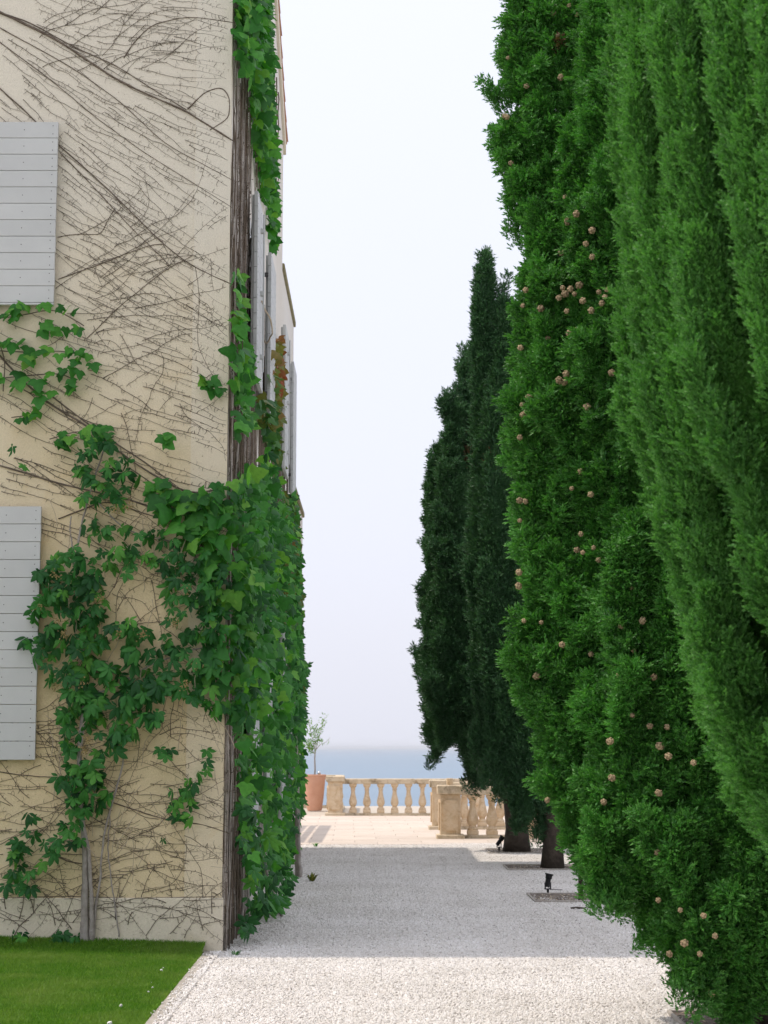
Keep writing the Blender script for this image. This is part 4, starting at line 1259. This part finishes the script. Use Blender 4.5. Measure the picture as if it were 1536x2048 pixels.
z6 = [(510, 32), (430, 70), (548, 75), (450, 180), (195, 297), (160, 405), (290, 440), (465, 395), (108, 522), (178, 595), (190, 600), (130, 670), (508, 635), (210, 835), (487, 1010), (545, 1095), (500, 1135), (625, 1180), (593, 1248), (625, 1315), (350, 1325), (300, 1300), (468, 1293), (398, 1420), (475, 1475), (515, 1480), (455, 1525), (487, 1505), (535, 1505), (578, 1540), (495, 1593), (560, 1460), (620, 1590), (660, 1495), (703, 1483), (690, 1520), (675, 1552), (362, 1580), (285, 1485), (270, 1565), (508, 1705), (540, 1690), (258, 1780), (400, 1735), (455, 1945), (492, 1918), (480, 1960), (300, 2035), (180, 2040), (940, 715)]
z7 = [(440, 203), (510, 228), (537, 205), (510, 270), (525, 262), (500, 365), (620, 235), (648, 212), (780, 238), (665, 127), (693, 100), (685, 135), (465, 490), (470, 572), (500, 628), (523, 632), (753, 507), (717, 578), (796, 603), (500, 712), (458, 803), (755, 768), (738, 835), (763, 845), (808, 825), (830, 877), (497, 928), (495, 985), (590, 1137), (517, 1130), (612, 1327), (570, 1360), (677, 1230), (797, 1270), (967, 995), (923, 1153), (1013, 1130), (975, 1255), (910, 1357), (1060, 1365), (970, 1525), (1043, 1570), (1115, 1573), (877, 1633), (1085, 1655), (883, 95)]
z8 = [(1120, 235), (1225, 262), (885, 325), (1080, 388), (850, 425), (615, 418), (1075, 637), (965, 810), (1078, 835), (1170, 877), (1267, 900), (1315, 985), (1187, 1015), (1252, 1060), (1125, 1060), (1300, 1225), (1083, 190), (877, 172)]
cones = [(940 + a / 2.56, b / 2.56) for a, b in z6] + [(800 + a / 2.087, 700 + b / 2.087) for a, b in z7] + [(800 + a / 2.087, 1400 + b / 2.087) for a, b in z8]
for (a, b) in cones:
    best = None; emb = rng.uniform(-.06, .02)
    for (o, base, sp, pf_) in ALLSP[2:3]:
        for (ax, ay, z0, z1, r_) in sp:
            P = on_y(a, b, ay)
            t_ = (P[2] - z0) / (z1 - z0)
            if not 0.02 < t_ < .98: continue
            rr_ = r_ * float(pf_(t_)) * .95
            dx = abs(P[0] - ax)
            if dx > rr_ - .03: continue
            yv = ay - math.sqrt(max(0, rr_ ** 2 - dx * dx)) + emb
            if best is None or yv < best[0]: best = (yv, o, base)
    if best is None: continue
    yv, o, base = best
    P = on_y(a, b, yv)
    k = link(bpy.data.objects.new('cone', cm), o)
    k.location = P - base; s_ = rng.uniform(.0135, .0225); k.scale = (s_, s_, s_ * 1.12)
    k.rotation_euler = tuple(rng.uniform(0, 6, 3))

# ---- tree pits, spotlights
def pit(label, x0, x1, y0, y1):
    t = thing('tree_pit', label, 'edging', ((x0 + x1) / 2, (y0 + y1) / 2, 0), 'edged pits round the cypress trunks')
    cx, cy = (x0 + x1) / 2, (y0 + y1) / 2; wx, wy = (x1 - x0) / 2, (y1 - y0) / 2
    bw = .022
    for a_, b_ in (((-wx, -wy), (wx, -wy + bw)), ((-wx, wy - bw), (wx, wy)), ((-wx, -wy + bw), (-wx + bw, wy - bw)), ((wx - bw, -wy + bw), (wx, wy - bw))):
        part('edging_board', MB().bevbox((a_[0], a_[1], -.05), (b_[0], b_[1], .030), .003), M['edging'], t)
    so_ = MB()
    n = 12; gx = np.linspace(-wx + bw, wx - bw, n); gy = np.linspace(-wy + bw, wy - bw, n)
    v = [(x, yv, .010 + .010 * rng.random()) for yv in gy for x in gx]
    f = [(j * n + i, j * n + i + 1, (j + 1) * n + i + 1, (j + 1) * n + i) for j in range(n - 1) for i in range(n - 1)]
    so_.add(v, f)
    part('soil', so_, M['soil'], t, smooth=True)
    lb = MB()
    for k in range(260):
        p = np.array([rng.uniform(-wx, wx) * .95, rng.uniform(-wy, wy) * .95, .022]); a = rng.uniform(0, 6.28); l = rng.uniform(.01, .03)
        d = np.array([math.cos(a), math.sin(a), rng.uniform(-.2, .4)]) * l; s_ = np.array([-math.sin(a), math.cos(a), 0]) * l * .35
        lb.add([p - d, p + s_, p + d, p - s_], [(0, 1, 2, 3)])
    part('litter', lb, M['twig'], t, kind='stuff', fixn=False)
pit('edged tree pit round the thick trunk next to the balustrade', 1.78, 2.85, 28.45, 29.6)
pit('edged tree pit round the middle cypress trunk between the two spotlights', 1.80, 3.0, 24.62, 25.6)
pit('edged tree pit with a thin stake, behind the upright black spotlight', 1.72, 2.85, 19.55, 20.6)
pit('edged tree pit under the broad bushy cypress by the sunlit gravel', 1.85, 2.8, 10.5, 11.5)

def spot(label, loc, hgt, yaw, tilt):
    t = thing('spotlight', label, 'spotlight', loc, 'black spotlights at the cypress feet')
    s_ = hgt / .22
    part('spike', MB().lathe([(.004 * s_, -.06), (.012 * s_, .0), (.014 * s_, .035 * s_), (.010 * s_, .04 * s_)], 8), M['black'], t)
    br = MB()
    for q in (-1, 1): br.box((q * .030 * s_ - .004, -.012, .035 * s_), (q * .030 * s_ + .004, .012, .105 * s_))
    br.box((-.034 * s_, -.014, .032 * s_), (.034 * s_, .014, .042 * s_))
    o = part('bracket', br, M['black'], t); o.rotation_euler = (0, 0, yaw)
    h = MB().lathe([(.018 * s_, -.05 * s_), (.027 * s_, -.045 * s_), (.028 * s_, .035 * s_), (.034 * s_, .045 * s_), (.036 * s_, .075 * s_), (.045 * s_, .08 * s_), (.045 * s_, .092 * s_), (.034 * s_, .092 * s_)], 14)
    ho = part('lamp_head', h, M['black'], t, smooth=False); ho.location = (0, 0, .105 * s_); ho.rotation_euler = (0, tilt, yaw)
    ln = part('lens', MB().lathe([(.001, .080 * s_), (.033 * s_, .080 * s_), (.033 * s_, .083 * s_), (.001, .083 * s_)], 14), M['glass'], ho)
    cb = MB().tube([(0, .02, .07 * s_), (.03, .06, .03), (.08, .10, .025), (.18, .12, .02)], .004, 5)
    part('cable', cb, M['black'], t)
spot('black garden spotlight standing upright on shaded gravel beside a thin stake', (1.97, 20.62, .03), .24, .3, R(12))
spot('black garden spotlight leaning beside the thick dark trunk by the balustrade', (1.99, 29.1, .03), .26, .3, R(38))

sk = MB().tube([(0, 0, -.1), (.005, 0, .5), (.0, .005, 1.1), (.01, 0, 1.9)], [.028, .026, .024, .020], 8)
tag(part('stake', sk, M['trunk'], None, smooth=True, loc=(2.26, 19.85, 0)), 'thin brown stake in the empty tree pit', 'stake')

# ================================================================== BALUSTRADES
def bal_mesh():
    b = MB(); h = .70; r_ = .088
    b.bevbox((-.095, -.095, 0), (.095, .095, .085), .01)
    b.lathe([(.085, .0851), (.088, .11), (.070, .13), (.056, .15), (.060, .165), (.085, .20), (.098, .25), (.096, .29), (.080, .36), (.060, .43), (.050, .50), (.048, .545), (.062, .55), (.062, .57), (.052, .575), (.056, .60), (.078, .63), (.080, .6449)], 18)
    b.bevbox((-.092, -.092, .645), (.092, .092, .70), .008)
    return b
bm_ = bal_mesh(); BME = bm_.mesh('baluster', False); BME.materials.append(M['stone'])
import bmesh as _bm
q = _bm.new(); q.from_mesh(BME); _bm.ops.recalc_face_normals(q, faces=q.faces); q.to_mesh(BME); q.free()

def balustrade(label, p0, p1, count, base_h=.07, bal_h=.72, rail_h=.13, first=None, step=None, piers=(), scale_w=1.0):
    """runs from p0 to p1 (xy); piers: (distance along, width, height, cap_h)"""
    p0 = np.array(p0, float); p1 = np.array(p1, float)
    L = np.linalg.norm(p1 - p0); d = (p1 - p0) / L
    t = thing('balustrade', label, 'balustrade', (*p0, 0), 'stone balustrades of the terrace')
    t.rotation_euler = (0, 0, math.atan2(d[1], d[0]))
    part('base_course', MB().bevbox((0, -.13, -.05), (L, .13, base_h), .012), M['rail'], t)
    nseg = max(1, int(round(L / 1.9)))
    for k in range(nseg):
        part('rail', MB().bevbox((L * k / nseg + .002, -.125, base_h + bal_h), (L * (k + 1) / nseg - .002, .125, base_h + bal_h + rail_h), .016), M['rail'], t)
    if first is None: first = step = L / (count + 1)
    for k in range(count):
        o = link(bpy.data.objects.new('baluster', BME), t); o.location = (first + k * step, 0, base_h - .001); o.scale = (scale_w, scale_w, (bal_h + .004) / .70)
    for (a, wd, hh, ch) in piers:
        pr = MB().bevbox((a - wd / 2, -wd / 2, .06), (a + wd / 2, wd / 2, hh - ch), .008)
        po = part('pier', pr, M['stone'], t)
        part('foot', MB().bevbox((a - wd / 2 - .07, -wd / 2 - .07, -.05), (a + wd / 2 + .07, wd / 2 + .07, .085), .012), M['rail'], po)
        part('cap', MB().bevbox((a - wd / 2 - .055, -wd / 2 - .055, hh - ch), (a + wd / 2 + .055, wd / 2 + .055, hh), .015), M['rail'], po)
        # raised panels with clipped corners on the faces
        pw, z0, z1, c = wd * .36, .16, hh - ch - .10, .05
        prof = [(-pw, z0 + c), (-pw + c, z0), (pw - c, z0), (pw, z0 + c), (pw, z1 - c), (pw - c, z1), (-pw + c, z1), (-pw, z1 - c)]
        fr = [(x * 1.13, z0 - .02 if z < (z0 + z1) / 2 and abs(z - z0) < .01 else z) for x, z in prof]
        part('panel', MB().prism([(a + x, z) for x, z in prof], 1, -wd / 2 - .03, -wd / 2 + .01), M['stone'], po)
        part('panel', MB().prism([(x, z) for x, z in prof], 0, a - wd / 2 - .03, a - wd / 2 + .01), M['stone'], po)
    return t
balustrade('long stone balustrade along the sea edge with a panelled pier beside the terracotta pot', (-1.05, 44.2), (9.0, 44.2), 28, first=.44, step=.346, piers=[(0, .36, .98, .13)])
balustrade('short stone balustrade running seaward beside the terracotta pot', (-1.05, 44.46), (-1.05, 50.0), 14, piers=[])
balustrade('stone balustrade behind the terracotta pot, farthest towards the sea', (-9.0, 50.2), (-1.0, 50.2), 22)
balustrade('stone stair balustrade by the cypress trunks, panelled pier at the edge of the gravel', (1.36, 33.2), (7.0, 33.2), 15, bal_h=.74, rail_h=.15, first=.42, step=.36, piers=[(0, .38, .99, .165)], scale_w=1.12)
balustrade('stone stair balustrade behind the panelled pier, its pier mostly hidden', (1.30, 36.8), (7.0, 36.8), 15, bal_h=.76, rail_h=.14, first=.5, step=.37, piers=[(0, .34, 1.02, .15)], scale_w=1.05)
st_ = part('stone_stub', MB().lathe([(.055, 0), (.065, .06), (.065, .125), (.05, .13)], 8), M['stone'], None, loc=(1.36, 33.30, .9885))
tag(st_, 'small stone stub standing on the cap of the panelled pier', 'stone stub')

# ---- pot with a young citrus tree
PX = on_y(629, 1600, 47.6)
pot = thing('potted_citrus', 'young thin citrus tree in a tall terracotta pot on the terrace', 'potted tree', (PX[0], 47.6, .012))
part('pot', MB().lathe([(.18, 0), (.20, .02), (.245, .35), (.285, .80), (.295, .90), (.31, .92), (.31, .955), (.285, .96), (.27, .90), (.255, .84)], 28), M['pot'], pot, smooth=False)
part('soil', MB().lathe([(.001, .86), (.266, .86), (.266, .875), (.001, .875)], 20), M['soil'], pot)
tr = MB().tube([(.0, 0, .85), (.01, 0, 1.1), (.0, 0, 1.4), (.02, 0, 1.62)], [.022, .020, .018, .016], 8)
part('trunk', tr, M['bark_grey'], pot, smooth=True)
lb = MB()
br = [[(.02, 0, 1.58), (.10, .03, 1.9), (.20, .02, 2.25), (.26, .0, 2.50)], [(.02, 0, 1.55), (-.05, .05, 1.85), (-.12, .02, 2.15), (-.16, .0, 2.40)], [(.03, 0, 1.62), (.15, -.05, 1.76), (.30, -.05, 1.82), (.42, -.05, 1.95)], [(.0, 0, 1.5), (-.12, -.06, 1.68), (-.22, -.05, 1.9)], [(.0, 0, 1.6), (.03, .1, 1.95), (.02, .12, 2.3)], [(-.0, 0, 1.52), (-.1, .1, 1.62), (-.18, .12, 1.8)]]
cv, cf = [(0, 0, 0), (.35, .16, .03), (.7, .14, 0), (1, 0, -.08), (.7, -.14, 0), (.35, -.16, .03)], [(0, 1, 2, 3), (0, 3, 4, 5)]
cl_ = MB()
for k, pts in enumerate(br):
    pts = np.array(pts)
    part('branch', MB().tube(pts, np.linspace(.010, .004, len(pts)), 6), M['bark_grey'], pot, smooth=True)
    for i in range(16 if k == 2 else 90):
        t = rng.uniform(.25, 1) if k != 2 else rng.uniform(.3, .6); q = t * (len(pts) - 1); j = min(int(q), len(pts) - 2)
        P = pts[j] + (pts[j + 1] - pts[j]) * (q - j) + rng.normal(0, .05, 3)
        Rm = rotm(0)
        cl_.add((np.array(cv) * rng.uniform(.055, .095)) @ Rm.T + P, cf, .01 + .98 * rng.random())
part('leaves', cl_, M['citrus'], pot, kind='stuff', fixn=False)
gl = thing('garden_lamp', 'small round chrome lamp stuck in the terracotta pot', 'lamp', (PX[0] + .13, 47.42, .87))
part('stake', MB().tube([(0, 0, -.02), (0, 0, .1)], .008, 6), M['metal'], gl)
part('globe', MB().lathe([(.002, .09), (.03, .10), (.045, .13), (.045, .15), (.03, .18), (.002, .19)], 14), M['chrome'], gl, smooth=True)

# ---- small things on the gravel
tg = MB().tube([(0, 0, .018), (.06, .01, .02), (.13, -.01, .022), (.24, .02, .018)], [.012, .016, .007, .003], 6)
tag(part('twig', tg, M['trunk'], None, loc=(2.03, 18.75, 0)), 'small dark twig lying on the shaded gravel in front of the thin stake', 'twig')
def weed(label, loc, nblade, h, m):
    b = MB()
    for i in range(nblade):
        a = rng.uniform(0, 6.28); l = rng.uniform(.5, 1) * h; d = np.array([math.cos(a), math.sin(a), 0])
        s_ = np.array([-math.sin(a), math.cos(a), 0]) * l * .09; p = d * rng.uniform(0, .03)
        b.add([p - s_ * .4, p + s_ * .4, p + d * l * .35 + s_ + np.array([0, 0, l * .6]), p + d * l * .8 + np.array([0, 0, l * .75]), p + d * l * .35 - s_ + np.array([0, 0, l * .6])], [(0, 1, 2, 4), (4, 2, 3)], .01 + .98 * rng.random())
    tag(part('weed', b, M[m], None, loc=loc, fixn=False), label, 'weed')
weed('low green weed on the gravel at the foot of the house corner', (-1.16, 14.65, .004), 26, .06, 'creeper')
weed('dried brown seedling on the gravel beside the leaf curtain', (-.83, 22.6, .004), 22, .16, 'red_leaf')
weed('small green weed where the gravel meets the terrace by the house', (-1.05, 30.4, .004), 30, .10, 'ivy')

# ---- dry leaf litter along the wall and under the trees
lt = MB()
for i in range(1500):
    if i < 650: x, yv = XC + .03 + abs(rng.normal(0, .16)), rng.uniform(14.95, 30)
    else: x, yv = 2.2 + rng.normal(0, .42), rng.uniform(9.5, 30.5)
    if x < XC + .01: continue
    p = np.array([x, yv, .014 + .006 * rng.random()]); a = rng.uniform(0, 6.28); l = rng.uniform(.006, .02)
    d = np.array([math.cos(a), math.sin(a), rng.uniform(-.15, .35)]) * l; q_ = np.array([-math.sin(a), math.cos(a), .1]) * l * rng.uniform(.25, .6)
    lt.add([p - d, p + q_, p + d, p - q_], [(0, 1, 2, 3)])
part('leaf_litter', lt, M['bark'], kind='stuff', fixn=False)

# ---- shrubs beyond the cypress row
def shrub(label, x, yv, r_, h):
    o = thing('garden_shrub', label, 'shrub', (x, yv, 0), 'dark shrubs beyond the cypress row')
    b = MB()
    for k in range(6): b.tube([(0, 0, -.03), (rng.normal(0, r_ * .3), rng.normal(0, r_ * .3), h * .5), (rng.normal(0, r_ * .5), rng.normal(0, r_ * .5), h * .85)], [.02, .014, .005], 5)
    part('stems', b, M['trunk'], o)
    n_ = 190; P = []; Ro = []
    for k in range(n_):
        v = rng.normal(size=3); v /= np.linalg.norm(v); rr_ = rng.uniform(.55, 1)
        p = np.array([v[0] * r_ * rr_, v[1] * r_ * rr_, h * .5 + v[2] * h * .46 * rr_]); P.append(p - np.array([0, 0, .12]))
        e = Vector((v[0], v[1], abs(v[2]) + .5)).to_track_quat('Z', 'Y').to_euler(); Ro.append((e.x, e.y, e.z))
    scatter('foliage', TUFTS['far'], P, Ro, rng.uniform(.3, .45, (n_, 1)) * np.ones((1, 3)), rng.random(n_) * .9, o)
shrub('low dark shrub beyond the second and third cypress trunks', 4.3, 31.5, .55, .9)
shrub('round dark shrub beyond the middle cypress trunk', 4.9, 29.6, .9, 1.3)
shrub('tall dark shrub behind the middle of the cypress row', 5.4, 26.0, 1.1, 1.9)

# ---- sea haze: one even volume round camera, scene and sea
hz = MB().box((-41000, -200, -28.5), (41000, 46000, 17.0))
me = hz.mesh('haze'); hm = bpy.data.materials.new('haze_air'); hm.use_nodes = True
t = hm.node_tree; t.nodes.clear()
ou = t.nodes.new('ShaderNodeOutputMaterial'); pv = t.nodes.new('ShaderNodeVolumePrincipled')
pv.inputs['Color'].default_value = (0.90, 0.93, 0.97, 1); pv.inputs['Density'].default_value = 6e-5; pv.inputs['Anisotropy'].default_value = 0.2
t.links.new(pv.outputs[0], ou.inputs['Volume'])
me.materials.append(hm)
ho = link(bpy.data.objects.new('haze', me)); ho['kind'] = 'stuff'
